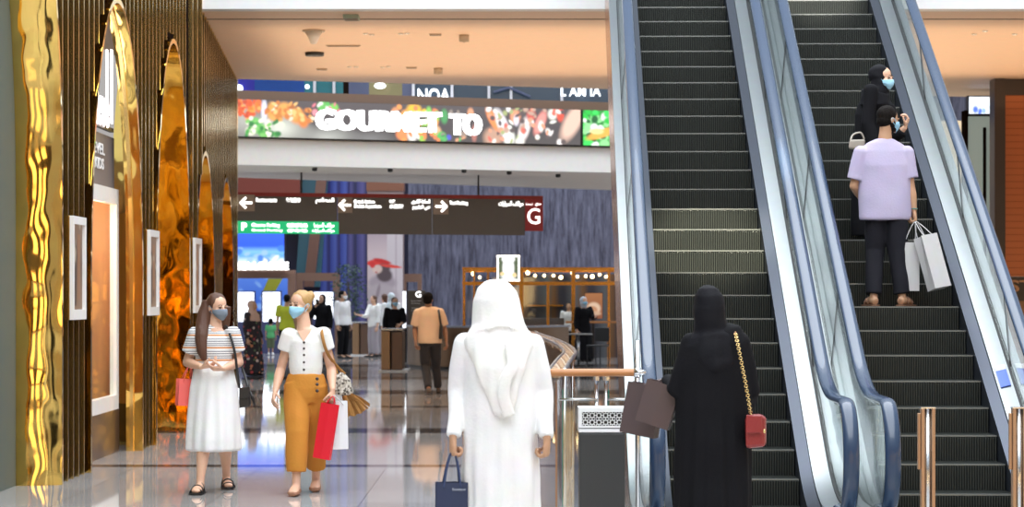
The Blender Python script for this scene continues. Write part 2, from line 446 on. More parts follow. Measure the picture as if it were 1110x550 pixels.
plo = bpy.data.objects.new('display_fill', pl_); COL.objects.link(plo); plo.parent = root; plo.location = Vector((-4.5, 22.9, 2.4))-root.location
for (yy, zz) in ((22.4, 1.95), (22.9, 1.95), (23.3, 1.98), (22.4, 1.38), (22.9, 1.40), (23.45, 1.38)):
    put('globe_lamp', MB().ball((-4.6, yy, zz), .045), warm, root, smooth=True)
struct('trim_2', MB().box(-4.95, -4.9, 20.9, 24.2, 0, 4.7), mat('mauve_shop_back', (.22, .13, .12), .5))
root = empty('neon_sign', (-4.3, 22.6, 2.9), 'pink white neon letters with very tall strokes inside the gold arch', 'neon sign')
neon = mat('neon_white', (1, .9, .9), .3, emit=(1.0, .86, .86), es=3)
XN = -4.12
def NP(px, py): d = XN*F/(px-555); return Vector((XN, d, CAMH-(py-320)/F*d))
for (px, t0, t1, wd) in ((100.5, 66, 134, .02), (105.5, 44, 134, .028), (116, 54, 134, .024), (121, 54, 134, .028)):
    a, b2 = NP(px, t0), NP(px, t1); put('letter_stroke', MB().box(XN-.005, XN+.005, a.y-wd*1.7, a.y+wd*1.7, b2.z, a.z), neon, root)
a, b2 = NP(106.5, 135), NP(120, 100)
put('lettering', text_mesh('eve', (0, 1, 0), (0, 0, 1), (XN, a.y, a.z), b2.y-a.y-.12, .3, .006, .02), neon, root)
put('backing_rail', MB().box(XN-.065, XN-.022, 21.9, 23.6, 3.34, 3.38), BLACK, root)
root = empty('shop_panel', (-4.2, 22.7, 2.78), 'grey shop panel with white lettering below the neon strokes', 'sign')
put('board', MB().box(-4.23, -4.19, 21.3, 23.9, 2.765, 3.30), mat('grey_sign_panel', (.20, .17, .17), .4), root)
for bd, yy, zz, ww in (('LEVEL', 22.55, 3.08, .75), ('KIDS', 22.75, 2.93, .5)): put('lettering', text_mesh(bd, (0, 1, 0), (0, 0, 1), (-4.185, yy, zz), ww, .115, .006, .02), mat('white_letters', (.9, .9, .9), .5), root)

# small lit display boxes on the fins
def display_case(y0, y1, lab, seed):
    x0 = XW(y0); root = empty('display_case', (x0, (y0+y1)/2, 0), lab, 'display case', 'small display cases on the fin wall')
    z0, z1 = 1.43, 2.35; xf = x0+.072
    put('case_body', MB().box(x0-.01, xf-.02, y0, y1, z0, z1), GOLDP, root, bevel=.006)
    f = MB()
    for (a, b2, c_, d_) in ((y0, y0+.06, z0, z1), (y1-.06, y1, z0, z1), (y0+.06, y1-.06, z0, z0+.09), (y0+.06, y1-.06, z1-.07, z1)): f.box(xf-.02, xf+.012, a, b2, c_, d_)
    put('case_frame', f, MATS['white_lacquer'], root)
    cv = Canvas(24, 32, (.25, .13, .08)).vgrad([(0, (.5, .3, .2)), (.5, (.25, .12, .07)), (1, (.6, .35, .2))]).rect(.1, .45, .2, .95, (.12, .06, .04)).rect(.55, .8, .1, .9, (.62, .28, .12)).blob(.3, .35, .12, .12, (.95, .8, .6)).speck(5, [(.9, .75, .55), (.1, .06, .05)], .06, seed)
    picture('case_picture', cv, (xf-.015, y0+.06, z1-.07), (0, 1, 0), y1-y0-.12, z1-z0-.16, attr_mat('case_print', .3), root)
display_case(20.0, 20.62, 'white framed display case on the fins before the neon letters arch', 1)
display_case(24.25, 24.9, 'white framed display case on the fins beyond the neon letters arch', 2)
display_case(27.72, 28.3, 'white framed display case on the fins beyond the plain gold lined arch', 3)

# near ceiling and the edge of the floor above
struct('trim_3', MB().box(-4.2, 15, 28.7, 28.95, 5.27, 6.6), mat('white_slab_edge', (.86, .88, .90), .4))
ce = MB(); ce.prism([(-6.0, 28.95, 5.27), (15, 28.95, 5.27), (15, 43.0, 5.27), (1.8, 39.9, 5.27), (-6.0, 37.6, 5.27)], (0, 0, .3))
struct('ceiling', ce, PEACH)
# shadow gap lines of the ceiling
struct('trim_4', MB().obox((1.5, 29.75, 5.268), (1, 0, 0), (0, 1, 0), (0, 0, 1), 6, .035, .004), mat('shadow_gap', (.25, .17, .12), .7))

# unseen hall behind the viewer; glow panels and dark portals added for reflections in metal
struct('wall_front', MB().box(-12, 14.8, -9.3, -9, 0, 8), mat('umber_wall', (.07, .035, .018), .4))
wm = mat('reflection_glow', (1, .75, .4), .4, emit=(1, .62, .25), es=2.2)  # invented glow panels, added as hot spots for the gold to mirror
for k, (x0_, x1_, z0_, z1_) in enumerate(((-11.6, -10.4, .3, 3.4), (-11, -9, 5, 6.4), (-9, -6.5, .3, 3), (-4.5, -3.2, .3, 3.2), (-1, 1.5, .4, 2.8), (4, 7, .3, 3), (9, 12, .3, 3.2), (-8, -5, 4.6, 5.6), (0, 5, 4.8, 5.5))):
    struct('window_%d' % (10+k), MB().box(x0_, x1_, -9.0, -8.95, z0_, z1_), wm)
pm = mat('reflection_dark_panel', (.03, .018, .012), .3)  # invented dark panels, added for contrast in the gold's reflections
for k in range(9):
    y_ = .5+k*4.4
    struct('trim_%d' % (40+k), MB().box(14.3, 14.49, y_, y_+2.9, 0, 3.9).box(14.35, 14.49, y_-.4, y_+3.3, 4.4, 5.0), pm)
    struct('window_%d' % (30+k), MB().box(14.22, 14.29, y_+.5, y_+2.3, .5, 2.6), wm)  # added glow panel on the unseen side wall, no known window
# the white band below the screen, and the soffit behind it
SLP = .3846
def plane_pt(px, py, Y0, sl, X0):
    a = (px-555)/F; Y = (Y0-sl*X0)/(1-sl*a); return Vector((a*Y, Y, CAMH-(py-320)/F*Y))
def SC_(px, py, back=0): return plane_pt(px, py, 42.5+back, SLP, -5.18)
SDX = Vector((1, SLP, 0)).normalized(); SNR = Vector((SLP, -1, 0)).normalized()
A, B2 = SC_(236, 178, .12), SC_(690, 178, .12); A.z = B2.z = 4.10
struct('trim_5', MB().prism([A, B2, B2+Vector((0, 0, .56)), A+Vector((0, 0, .56))], -SNR*.25), mat('white_fascia', (.84, .84, .84), .45))
a0, a1 = A, B2; f0, f1 = Vector((-6.6, 46.7, 4.10)), Vector((4.5, 54.5, 4.10))
struct('trim_6', MB().prism([a0-SNR*.25, a1-SNR*.25, f1, f0], (0, 0, .25)), mat('soffit_paint', (.80, .74, .68), .5))
A3, B3 = SC_(236, 100, .1), SC_(690, 100, .1); A3.z = B3.z = 5.33
struct('beam', MB().prism([A3, B3, B3+Vector((0, 0, .17)), A3+Vector((0, 0, .17))], -SNR*.5), mat('brown_beam', (.17, .11, .08), .35))

# far walls
fall = mat('waterfall_wall', (.13, .14, .24), .3); N = fall.node_tree.nodes; L = fall.node_tree.links; b = N['Principled BSDF']
t = N.new('ShaderNodeTexCoord'); mp = N.new('ShaderNodeMapping'); mp.inputs['Scale'].default_value = (5.5, 5.5, .55); L.new(t.outputs['Object'], mp.inputs[0])
no = N.new('ShaderNodeTexNoise'); no.inputs['Scale'].default_value = 1.6; no.inputs['Detail'].default_value = 6; no.inputs['Roughness'].default_value = .7; L.new(mp.outputs[0], no.inputs['Vector'])
cr = N.new('ShaderNodeValToRGB'); L.new(no.outputs['Fac'], cr.inputs[0]); e = cr.color_ramp.elements
e[0].position = .36; e[0].color = (.028, .028, .050, 1); e[1].position = .68; e[1].color = (.20, .205, .29, 1); L.new(cr.outputs[0], b.inputs['Base Color'])
bu = N.new('ShaderNodeBump'); bu.inputs['Strength'].default_value = .5; L.new(no.outputs['Fac'], bu.inputs['Height']); L.new(bu.outputs[0], b.inputs['Normal'])
struct('wall_back', MB().box(-3.2, 15, 70, 70.3, 0, 9.5), fall)
def far_panel(name, px0, px1, d, z0, z1, m, lean=0):
    a, b2 = P(px0, 320, d), P(px1, 320, d)
    q = [(a.x, d, z0), (b2.x, d, z0), (b2.x+lean, d, z1), (a.x+lean, d, z1)]
    return struct(name, MB().prism(q, (0, .2, 0)), m)
far_panel('wall_aquarium', 236, 446, 71, 0, 9.5, mat('midnight_wall', (.035, .035, .075), .4))
far_panel('trim_7', 236, 325, 69.5, 3.9, 9, mat('oxblood_panel', (.22, .045, .03), .4))
far_panel('trim_8', 320, 347, 70, 1.9, 9, mat('teal_panel', (.06, .16, .21), .4), .5)
far_panel('trim_9', 329, 340, 69.4, 1.9, 9, mat('copper_mullion', (.20, .10, .075), .4), .85)
blu = ramp_mat('blue_curtain', [(0, (.03, .05, .30)), (.5, (.08, .12, .45)), (.8, (.03, .03, .16))], 'X', 3.2, 0, .6, 'LINEAR')
far_panel('trim_10', 346, 374, 70.2, 1.2, 9, blu, .25)
far_panel('trim_11', 372, 400, 70.4, .6, 9, ramp_mat('plum_curtain', [(0, (.05, .05, .20)), (.5, (.12, .11, .30)), (.8, (.03, .03, .10))], 'X', 2.7, 0, .6, 'LINEAR'))

# far right: shop fronts under the near ceiling
struct('wall_right', MB().box(8.25, 14.5, 38.0, 38.25, 1.96, 5.0), ramp_mat('copper_grid_panel', [(0, (.42, .13, .045)), (.9, (.22, .06, .02))], 'Z', 9, 0, .35, 'CONSTANT', .4))
struct('trim_12', MB().box(8.1, 14.5, 37.98, 38.2, 1.55, 1.955).box(8.06, 8.24, 37.9, 38.3, 0, 5.27).box(8.24, 14.5, 37.98, 38.25, 5.0, 5.27), mat('dark_portal', (.035, .022, .018), .3))
struct('window_1', MB().box(8.26, 14.5, 38.05, 38.15, .05, 1.55), mat('amber_glass', (.30, .14, .07), .2))
struct('wall_right_side', MB().box(14.5, 14.8, -2, 43, 0, 7), mat('warm_grey_stone', (.42, .35, .30), .4))
A = (7.2, 41, 0)
put('lettering_sign', text_mesh('STEL', (1, 0, 0), (0, 0, 1), (8.32, 37.955, 1.70), .78, .2, .02, .02), mat('bronze_letters', (.45, .25, .14), .4, .3), label='raised bronze letters on the dark band under the copper panel', cat='sign')
struct('window_2', MB().box(8.0, 9.2, 40.0, 40.1, 0, 4.9), mat('grey_green_glass', (.34, .40, .37), .35, emit=(.30, .37, .33), es=.45))
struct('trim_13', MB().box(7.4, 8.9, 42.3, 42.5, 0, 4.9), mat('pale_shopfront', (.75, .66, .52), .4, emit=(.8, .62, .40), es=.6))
struct('trim_14', MB().box(7.96, 8.02, 39.9, 40.2, 0, 4.9).box(8.3, 8.34, 39.9, 40.0, 0, 4.6), BRONZE)
cv = Canvas(60, 12, (.85, .92, 1.0)).speck(24, [(.1, .2, .75), (1, 1, 1), (.3, .5, 1), (.02, .05, .2)], .22, 5)
pr = empty('screen_strip', (8.5, 39.9, 4.7), 'narrow blue white lit screen strip above the grey green glass', 'screen')
picture('screen_picture', cv, (8.04, 39.93, 5.14), (1, 0, 0), 1.06, .30, attr_mat('lit_screen', 1.1), pr)
put('screen_case', MB().box(8.02, 9.12, 39.94, 40.1, 4.8, 5.16), BLACK, pr)

# ------------------------------------------------------------------ the floor above, seen over the beam
d = 51.0
def up_panel(name, px0, px1, z0, z1, m, dd=0):
    a, b2 = P(px0, 90, d+dd), P(px1, 90, d+dd); return struct(name, MB().box(a.x, b2.x, d+dd, d+dd+.1, z0, z1), m)
struct('trim_15', MB().box(-8, 6, 50.0, 53, 4.6, 4.9), mat('upper_slab', (.3, .25, .22), .5))
up_panel('window_3', 236, 276, 4.9, 8.5, mat('indigo_glass', (.03, .03, .35), .2))
up_panel('window_4', 276, 330, 4.9, 8.5, mat('deep_blue_glass', (.01, .07, .33), .2))
up_panel('window_5', 330, 372, 4.9, 8.5, mat('teal_glass', (.03, .20, .24), .2))
up_panel('trim_16', 372, 378, 4.9, 8.5, BRONZE)
up_panel('window_6', 378, 400, 4.9, 8.5, mat('slate_glass', (.10, .12, .22), .2))
up_panel('trim_17', 400, 436, 4.9, 8.5, mat('olive_panel', (.28, .24, .11), .5))
up_panel('window_7', 436, 447, 4.9, 8.5, MATS['slate_glass'])
up_panel('window_8', 447, 720, 4.9, 8.5, mat('petrol_glass', (.02, .045, .08), .2))
ml = MB()
for px in (341, 362, 448, 490, 530, 554, 609):
    a = P(px, 90, d-.1); ml.box(a.x-.03, a.x+.03, d-.12, d-.02, 4.9, 8.5)
struct('trim_18', ml, mat('pale_mullion', (.75, .75, .82), .4))
ml = MB()
a, b2, c2 = P(535, 100, 50.85), P(552, 95, 50.85), P(575, 105, 50.85)
ml.tube([a, b2], .03, 6); ml.tube([b2, c2], .03, 6)
struct('trim_19', ml, MATS['slate_glass'])
def up_sign(body, px0, px1, y_top, y_bot, lab):
    a, b2, c2 = P(px0, y_bot, 50.85), P(px1, y_bot, 50.85), P(px0, y_top, 50.85)
    put('lettering_sign', text_mesh(body, (1, 0, 0), (0, 0, 1), a, b2.x-a.x, c2.z-a.z, .14, .012), mat('lit_letters', (1, 1, 1), .4, emit=(.85, .93, 1), es=1.3), label=lab, cat='sign', group='upper floor shop signs')
up_sign('NOA', 453, 488, 96.5, 111, 'pale shop letters half hidden by the beam on the upper floor, near its middle')
up_sign('L AM IA', 608, 651, 94.5, 104.5, 'white shop letters on the upper floor beside the escalator')
a = P(412, 93, 50.9)
root = empty('wall_lamp', a-Vector((0, 0, .08)), 'oval white lamp on the olive panel of the upper floor', 'lamp')
put('lamp_shade', MB().ball(a, (.13, .09, .07)), mat('lamp_glow', (1, 1, 1), .4, emit=(.9, .95, 1), es=2), root, smooth=True)
put('lamp_mount', MB().box(a.x-.05, a.x+.05, a.y+.06, a.y+.1, a.z-.05, a.z+.05), STEEL, root)
for (px, py, r, lab) in ((259, 96, .09, 'large round white lamp at the left end of the upper floor glass'), (333, 94, .05, 'small round lamp before the teal glass upstairs')):
    a = P(px, py, 50.9); root = empty('globe_lamp', a, lab, 'lamp')
    put('globe', MB().ball(a, r), MATS['lamp_glow'], root, smooth=True); put('lamp_stem', MB().box(a.x-.015, a.x+.015, a.y, a.y+.1, a.z-.02, a.z+.02), STEEL, root)

# ------------------------------------------------------------------ the long screen with food pictures
root = empty('led_screen', SC_(440, 150), 'long lit screen with food pictures and white lettering', 'screen')
tl = SC_(240, 106.4); tl.z = 5.325; tr = SC_(629, 106.4); Hs = .70
cv = Canvas(440, 44, (.09, .075, .08))
cv.vgrad([(0, (.10, .085, .09)), (.6, (.08, .07, .075)), (1, (.09, .08, .08))])
def sx(px): return (px-240)/(629-240)
cv.blob(sx(262), .55, .6, .75, (.42, .42, .38), .9); cv.blob(sx(300), .75, .95, .55, (.66, .68, .60), .9); cv.blob(sx(350), .98, 1.0, .42, (.42, .43, .40), .9); cv.blob(sx(395), 1.0, .8, .3, (.2, .2, .2), .9)
for (px, y, rx, ry, c, ro) in ((259, .2, .014, .28, (.95, .22, .04), 0), (270, .35, .016, .30, (.98, .33, .06), .4), (278, .15, .013, .25, (.9, .17, .04), 0), (268, .12, .014, .2, (.8, .12, .04), 0),
    (284, .3, .012, .4, (.72, .72, .88), 0), (292, .3, .02, .3, (.75, .35, .08), 0), (305, .25, .03, .25, (.85, .40, .10), .2), (318, .4, .03, .28, (.80, .30, .07), -.3), (325, .55, .02, .22, (.75, .22, .05), 0), (298, .45, .02, .2, (.6, .22, .05), 0), (311, .3, .012, .12, (.85, .75, .55), 0),
    (275, .62, .03, .16, (.10, .45, .10), .3), (281, .8, .025, .16, (.20, .55, .14), -.4), (270, .85, .02, .15, (.85, .85, .65), 0), (288, .68, .012, .2, (.95, .8, .7), 0), (300, .66, .02, .12, (.70, .82, .60), 0), (284, .92, .02, .12, (.1, .42, .08), .6),
    (345, .12, .02, .18, (.15, .5, .12), 0), (357, .15, .018, .14, (.2, .6, .1), 0), (351, .2, .012, .14, (.85, .88, .8), 0), (337, .3, .012, .12, (.8, .3, .35), 0), (422, .2, .014, .16, (.7, .3, .15), .6),
    (443, .15, .03, .22, (1.0, .55, .05), 0), (436, .3, .03, .2, (.95, .40, .1), 0), (430, .85, .025, .18, (.92, .28, .10), .3), (441, .8, .02, .3, (.95, .92, .85), 0), (452, .85, .014, .3, (.35, .65, .10), 0), (459, .2, .012, .2, (.25, .6, .12), 0), (467, .7, .02, .2, (.8, .45, .25), -.5), (473, .85, .02, .16, (.1, .5, .12), .5), (476, .3, .015, .25, (.08, .35, .12), 0), (481, .88, .01, .1, (.1, .12, .6), 0),
    (505, .2, .014, .2, (.75, .35, .2), 0), (509, .75, .012, .3, (.45, .18, .15), 0), (530, .85, .04, .35, (.55, .33, .24), 0), (530, .35, .018, .45, (.92, .30, .10), -.5), (541, .5, .022, .6, (.95, .9, .95), -.4), (548, .85, .024, .3, (.92, .92, .85), 0), (560, .9, .016, .2, (.4, .55, .2), 0), (555, .25, .022, .25, (.9, .35, .2), 0), (556, .35, .012, .2, (.75, .7, .8), 0), (565, .6, .022, .45, (.95, .82, .80), .3), (573, .2, .02, .2, (.6, .12, .1), 0), (583, .4, .02, .45, (.92, .32, .28), .4), (584, .5, .012, .2, (.96, .85, .8), 0), (597, .15, .02, .2, (.85, .84, .75), 0), (606, .15, .016, .25, (.88, .10, .06), 0), (620, .35, .035, .75, (.82, .55, .44), .5), (560, .95, .02, .14, (.85, .8, .75), 0)):
    cv.blob(sx(px), y, rx*1.0*cv.asp*.95, ry, c, .4, ro) if False else cv.blob(sx(px), y, rx*8.5, ry, c, .45, ro)
a, b2 = SC_(234, 106, .03), SC_(700, 106, .03); a.z = b2.z = 4.595
g = random.Random(21)
def scat(n, px0, px1, y0, y1, cols, r):
    for _ in range(n): cv.blob(sx(g.uniform(px0, px1)), g.uniform(y0, y1), r*g.uniform(.5, 1.3), r*g.uniform(.4, 1.0), g.choice(cols), .5, g.uniform(0, 3))
scat(26, 255, 280, 0, .45, [(.95, .2, .03), (.75, .10, .03), (1, .42, .12), (.55, .07, .03)], .10)
scat(44, 285, 335, .05, .55, [(.85, .38, .10), (.62, .20, .05), (.95, .55, .2), (.45, .14, .04), (.85, .75, .55)], .09)
scat(30, 265, 300, .5, 1, [(.06, .35, .06), (.2, .55, .14), (.85, .85, .68), (.03, .2, .05)], .10)
scat(14, 335, 365, .05, .3, [(.1, .5, .1), (.85, .9, .8), (.7, .2, .25)], .08)
scat(34, 425, 470, .05, 1, [(1, .6, .05), (.95, .35, .1), (.3, .6, .1), (.98, .95, .85), (.85, .25, .1)], .12)
scat(20, 465, 500, .1, 1, [(.06, .3, .1), (.7, .35, .2), (.1, .45, .15), (.3, .25, .22)], .09)
scat(60, 525, 610, 0, 1, [(.92, .35, .22), (.95, .88, .86), (.75, .16, .12), (.55, .36, .28), (.9, .9, .82), (.4, .45, .2), (.12, .09, .09)], .11)
put('screen_case', MB().prism([a, b2, b2+Vector((0, 0, .735)), a+Vector((0, 0, .735))], -SNR*.07), BLACK, root)
picture('screen_picture', cv, tl-Vector((0, 0, .0)), SDX, (tr-tl).length, Hs, attr_mat('lit_screen', 1.1), root)
cv = Canvas(60, 44, (.03, .30, .05)).speck(90, [(.02, .55, .06), (.05, .75, .12), (.01, .12, .03), (.3, .8, .3), (.85, .95, .85)], .12, 9).blob(.35, .65, .5, .14, (.95, .45, .08), .4, -.4).blob(.25, .6, .2, .1, (1, .75, .3))
tl2 = SC_(632, 106.4); tl2.z = 5.325; tr2 = SC_(690, 106.4)
picture('side_picture', cv, tl2, SDX, (tr2-tl2).length, Hs, attr_mat('lit_screen', 1.1), root)
o_ = SC_(341, 137) + SNR*.02; e_ = SC_(475, 137)
glow = mat('white_screen_letters', (1, 1, 1), .4, emit=(1, 1, 1), es=1.6)
put('lettering', join_meshes([text_mesh('GOURMET', SDX, (0, 0, 1), SC_(341+k, 141-k*.1+.55*0)+SNR*(.02+.002*k), (e_-o_).length, .40, .004, .035) for k in (0, 4)]+[text_mesh('TO', SDX, (0, 0, 1), SC_(486+k, 146.5)+SNR*(.02+.002*k), .62, .42, .004, .035) for k in (0, 4)]), glow, root)

# ------------------------------------------------------------------ the hanging direction sign
HSL = .2814
def HS(px, py): return plane_pt(px, py, 45.0, HSL, -5.43)
HDX = Vector((1, HSL, 0)).normalized(); HNR = Vector((HSL, -1, 0)).normalized()
root = empty('hanging_sign', HS(420, 253), 'long dark hanging direction sign with white arrows and red top edge', 'sign')
ZT, ZB = CAMH+111.5*45/F, CAMH+67*45/F
def hbox(px0, px1, z0, z1, n0, n1):
    a, b2 = HS(px0, 300), HS(px1, 300); a.z = b2.z = z0
    return MB().prism([a+HNR*n0, b2+HNR*n0, b2+HNR*n0+Vector((0, 0, z1-z0)), a+HNR*n0+Vector((0, 0, z1-z0))], HNR*(n1-n0))
SIGNG = mat('dark_sign_gloss', (.10, .09, .085), .22)
for (p0, p1) in ((236, 365.5), (366.5, 468), (469, 569)): put('sign_panel', hbox(p0, p1, ZB, ZT-.075, -.06, .0), SIGNG, root)
put('top_rail', hbox(236, 588.5, ZT-.075, ZT, -.07, .01), mat('sign_red', (.28, .02, .02), .4), root)
gp = put('level_plate', hbox(569, 588.5, ZB+.09, ZT-.076, -.06, .012), mat('level_red', (.32, .02, .025), .4), root, label='red plate with the level letter')
LIT = mat('lit_sign_letters', (1, 1, 1), .4, emit=(1, .99, .96), es=2.0)
def htext(body, px0, px1, y0, y1, parent, m=LIT, bold=.03, n=.006):
    a, b2 = HS(px0, y1), HS(px1, y1); c2 = HS(px0, y0); return put('lettering', text_mesh(body, HDX, (0, 0, 1), a+HNR*n, (b2-a).length, c2.z-a.z, .006, bold), m, parent)
htext('G', 571.5, 585, 226, 243, gp, n=.016, bold=.0); htext('Level', 570, 577, 220.5, 222.5, gp, n=.016, bold=.0); htext(arabic('مستوى'), 580, 586, 220, 223.5, gp, n=.016, bold=0)
def arrow(px0, px1, y0, y1, back):
    pl = put('arrow_plate', hbox(px0, px1, HS(px0, y1).z, HS(px0, y0).z, .001, .012), mat('taupe_plate', (.30, .22, .17), .35), root, label='taupe plate with a white arrow')
    cx, cy = (px0+px1)/2, (y0+y1)/2; q = -1 if back else 1
    a = MB(); W = HDX; U = Vector((0, 0, 1)); c0 = HS(cx, cy)+HNR*.018; u = .115
    a.obox(c0, W, U, HNR, u, .022, .004)
    tip = c0+W*(q*u)
    for s in (1, -1):
        dv = (W*(-q)+U*s).normalized(); a.obox(tip+dv*(u*.62), dv, dv.cross(HNR), HNR, u*.68, .022, .004)
    put('arrow', a, LIT, pl)
arrow(258, 276, 211, 229, True); arrow(366, 382, 214, 231, True); arrow(469.5, 486, 215.5, 232.5, False)
htext('Restaurants', 277.5, 300, 214.5, 219, root); htext('餐饮服务', 310, 326, 214.5, 219.5, root); htext(arabic('المطاعم'), 342, 362, 214.5, 221, root)
htext('Grand Atrium', 383.5, 406, 216.5, 220.5, root); htext('Dubai Aquarium', 384, 413, 221.5, 226.5, root); htext('中庭', 422, 428, 216.5, 220.5, root); htext('水族馆', 422, 437, 221.5, 226, root)
htext(arabic('الساعة الكبرى'), 446, 466, 216, 221.5, root); htext(arabic('دبي اكواريوم'), 447, 466, 222, 228, root)
htext('Taxi Parking', 487, 507, 218, 223, root); htext(arabic('مواقف السيارات'), 540.5, 567, 218, 224.5, root)
gb = put('parking_board', hbox(236, 367, HS(300, 253.5).z, HS(300, 240).z, .001, .02), mat('parking_green', (.01, .42, .16), .4, emit=(.01, .55, .2), es=.5), root, label='green parking board')
htext('P', 261.5, 267.5, 241.5, 250, gb, bold=.05, n=.024); htext('Cinema Parking', 272.5, 303, 242, 247, gb, n=.024); htext('Grand Parking', 272.5, 306, 248.3, 251.5, gb, n=.024)
htext('电影停车场', 311, 333, 242, 247, gb, n=.024); htext('停车场', 311, 333, 248.3, 252, gb, n=.024); htext(arabic('مواقف السينما'), 340, 362, 241.8, 247.5, gb, n=.024); htext(arabic('مواقف السيارات'), 338, 362, 248, 252.5, gb, n=.024)
for px in (327, 519):
    a = HS(px, 300)-HNR*.03; put('hanger_rod', MB().box(a.x-.018, a.x+.018, a.y-.018, a.y+.018, ZT, 4.10), BLACK, root)

# ceiling fittings
def fitting(name, px, py, z, lab, cat, group, rx, ry, h, m, lamp=False):
    d = (z-CAMH)*F/(320-py); x = (px-555)/F*d
    root = empty(name, (x, d, z-h), lab, cat, group)
    put('rim', MB().lathe([(rx*.7, z-h*.4), (rx, z-h), (rx*1.02, z-h*.3), (rx*1.02, z)], (x, d, 0), 20), m, root, smooth=True)
    if lamp:
        put('lamp_lens', MB().lathe([(rx*.1, z-h*.75), (rx*.72, z-h*.7), (rx*.72, z-h*.2)], (x, d, 0), 20), MATS['lamp_glow'] if z < 5 else mat('downlight_glow', (1, .9, .8), .4, emit=(1, .86, .68), es=4), root)
        l = bpy.data.lights.new('downlight_lamp', 'SPOT'); l.energy = 70; l.color = (1, .8, .58); l.spot_size = 2.3; l.spot_blend = .7; l.shadow_soft_size = .06
        lo = bpy.data.objects.new('downlight_lamp', l); COL.objects.link(lo); lo.parent = root; lo.location = (0, 0, -.02)
    else: put('centre_cap', MB().lathe([(rx*.05, z-h*1.2), (rx*.68, z-h*.9), (rx*.68, z-h*.1)], (x, d, 0), 20), BLACK if lab.startswith('dark') else m, root)
WT = mat('white_plastic', (.85, .82, .78), .4)
for k, (px, py) in enumerate(((396.5, 36), (403, 37), (434.5, 36), (441, 35.5), (379, 72), (386, 72), (415, 72.5), (421, 71.5), (1056, 36.5), (1068, 33), (1100, 36.5))):
    fitting('downlight', px, py, 5.27, 'small round downlight set in a pair in the warm ceiling' if k < 8 else 'small round downlight in the ceiling right of the escalators', 'ceiling light', 'paired ceiling downlights' if k < 8 else 'ceiling downlights right of the escalators', .036, .036, .02, WT, True)
for (px, py, lab) in ((503, 38, 'grey smoke detector right of the nearer pairs of ceiling downlights'), (475, 74, 'grey smoke detector right of the farther pairs of ceiling downlights')): fitting('smoke_detector', px, py, 5.27, lab, 'smoke detector', 'ceiling smoke detectors', .07, .07, .09, mat('warm_plastic', (.5, .4, .3), .5))
fitting('ceiling_speaker', 341, 57, 5.27, 'dark square looking speaker cap in the warm ceiling', 'speaker', None, .14, .14, .05, BLACK)
def flatfit(name, px, py, z, w_, l_, h, lab, cat, m, group=None):
    d = (z-CAMH)*F/(320-py); x = (px-555)/F*d; root = empty(name, (x, d, z-h), lab, cat, group)
    put('vent_body', MB().box(x-w_/2, x+w_/2, d-l_/2, d+l_/2, z-h, z), m, root, bevel=.006)
    s = MB()
    for k in range(4): s.box(x-w_*.45, x+w_*.45, d-l_*.4+k*l_*.22, d-l_*.4+k*l_*.22+.02, z-h-.006, z-h+.002)
    put('slat', s, mat('vent_slats', (.35, .28, .22), .5), root)
flatfit('ceiling_vent', 381, 17, 5.27, .20, .3, .05, 'greenish square ceiling vent on the near seam of the warm ceiling', 'vent', mat('green_grey_vent', (.45, .55, .42), .5))
flatfit('ceiling_vent', 472, 37, 5.27, .17, .12, .015, 'small flush vent between the nearer downlight pairs and the detector', 'vent', MATS['warm_plastic'])
flatfit('ceiling_vent', 446, 73, 5.27, .17, .12, .015, 'small flush vent between the farther downlight pairs and the detector', 'vent', MATS['warm_plastic'])
flatfit('ceiling_vent', 372, 49, 5.27, .5, .06, .015, 'long narrow slot vent in the middle of the warm ceiling', 'vent', MATS['warm_plastic'])
flatfit('ceiling_vent', 349, 74.5, 5.27, .17, .12, .02, 'small flush vent on the darker left of the farthest downlights', 'vent', MATS['warm_plastic'])
d = 3.62*F/(320-33); x = (340-555)/F*d
root = empty('security_camera', (x, d, 5.1), 'pale dome camera on a round plate in the warm ceiling', 'camera')
put('mount_plate', MB().lathe([(.15, 5.25), (.16, 5.262), (.15, 5.27)], (x, d, 0), 20), MATS['warm_plastic'], root); put('dome', MB().lathe([(.01, 5.08), (.04, 5.09), (.07, 5.16), (.12, 5.249)], (x, d, 0), 20), WT, root, smooth=True)
for (px, py) in ((341, 187), (423, 188), (503, 189), (552, 191), (605, 194)):
    fitting('soffit_spot', px, py-5, 4.10, 'dark round spot in the pale soffit over the hanging sign', 'ceiling light', 'dark soffit spots', .05, .05, .06, BLACK)
# ------------------------------------------------------------------ the two escalators
STEPM = mat('step_black', (.016, .018, .017), .32, .3); N = STEPM.node_tree.nodes; L = STEPM.node_tree.links; b = N['Principled BSDF']
t = N.new('ShaderNodeTexCoord'); wv = N.new('ShaderNodeTexWave'); wv.wave_type = 'BANDS'; wv.bands_direction = 'X'; wv.inputs['Scale'].default_value = 16
L.new(t.outputs['Object'], wv.inputs['Vector'])
cr = N.new('ShaderNodeValToRGB'); L.new(wv.outputs['Fac'], cr.inputs[0]); cr.color_ramp.elements[0].color = (.004, .005, .005, 1); cr.color_ramp.elements[1].color = (.06, .066, .06, 1)
L.new(cr.outputs[0], b.inputs['Base Color'])
bu = N.new('ShaderNodeBump'); bu.inputs['Strength'].default_value = .8; bu.inputs['Distance'].default_value = .008; L.new(wv.outputs['Fac'], bu.inputs['Height']); L.new(bu.outputs[0], b.inputs['Normal'])
NOSE = mat('worn_step_edge', (.20, .21, .20), .4, .5)
RUB = mat('black_rubber_handrail', (.022, .045, .095), .26, coat=.25)
SKIRT = mat('black_skirt', (.06, .07, .095), .3, .7)
DECK = mat('bright_steel_deck', (.35, .375, .385), .34, 1.0)
CLAD = mat('copper_brown_cladding', (.46, .24, .16), .22, .75)
SEAL = mat('black_seal', (.02, .02, .022), .5)
SL = .578
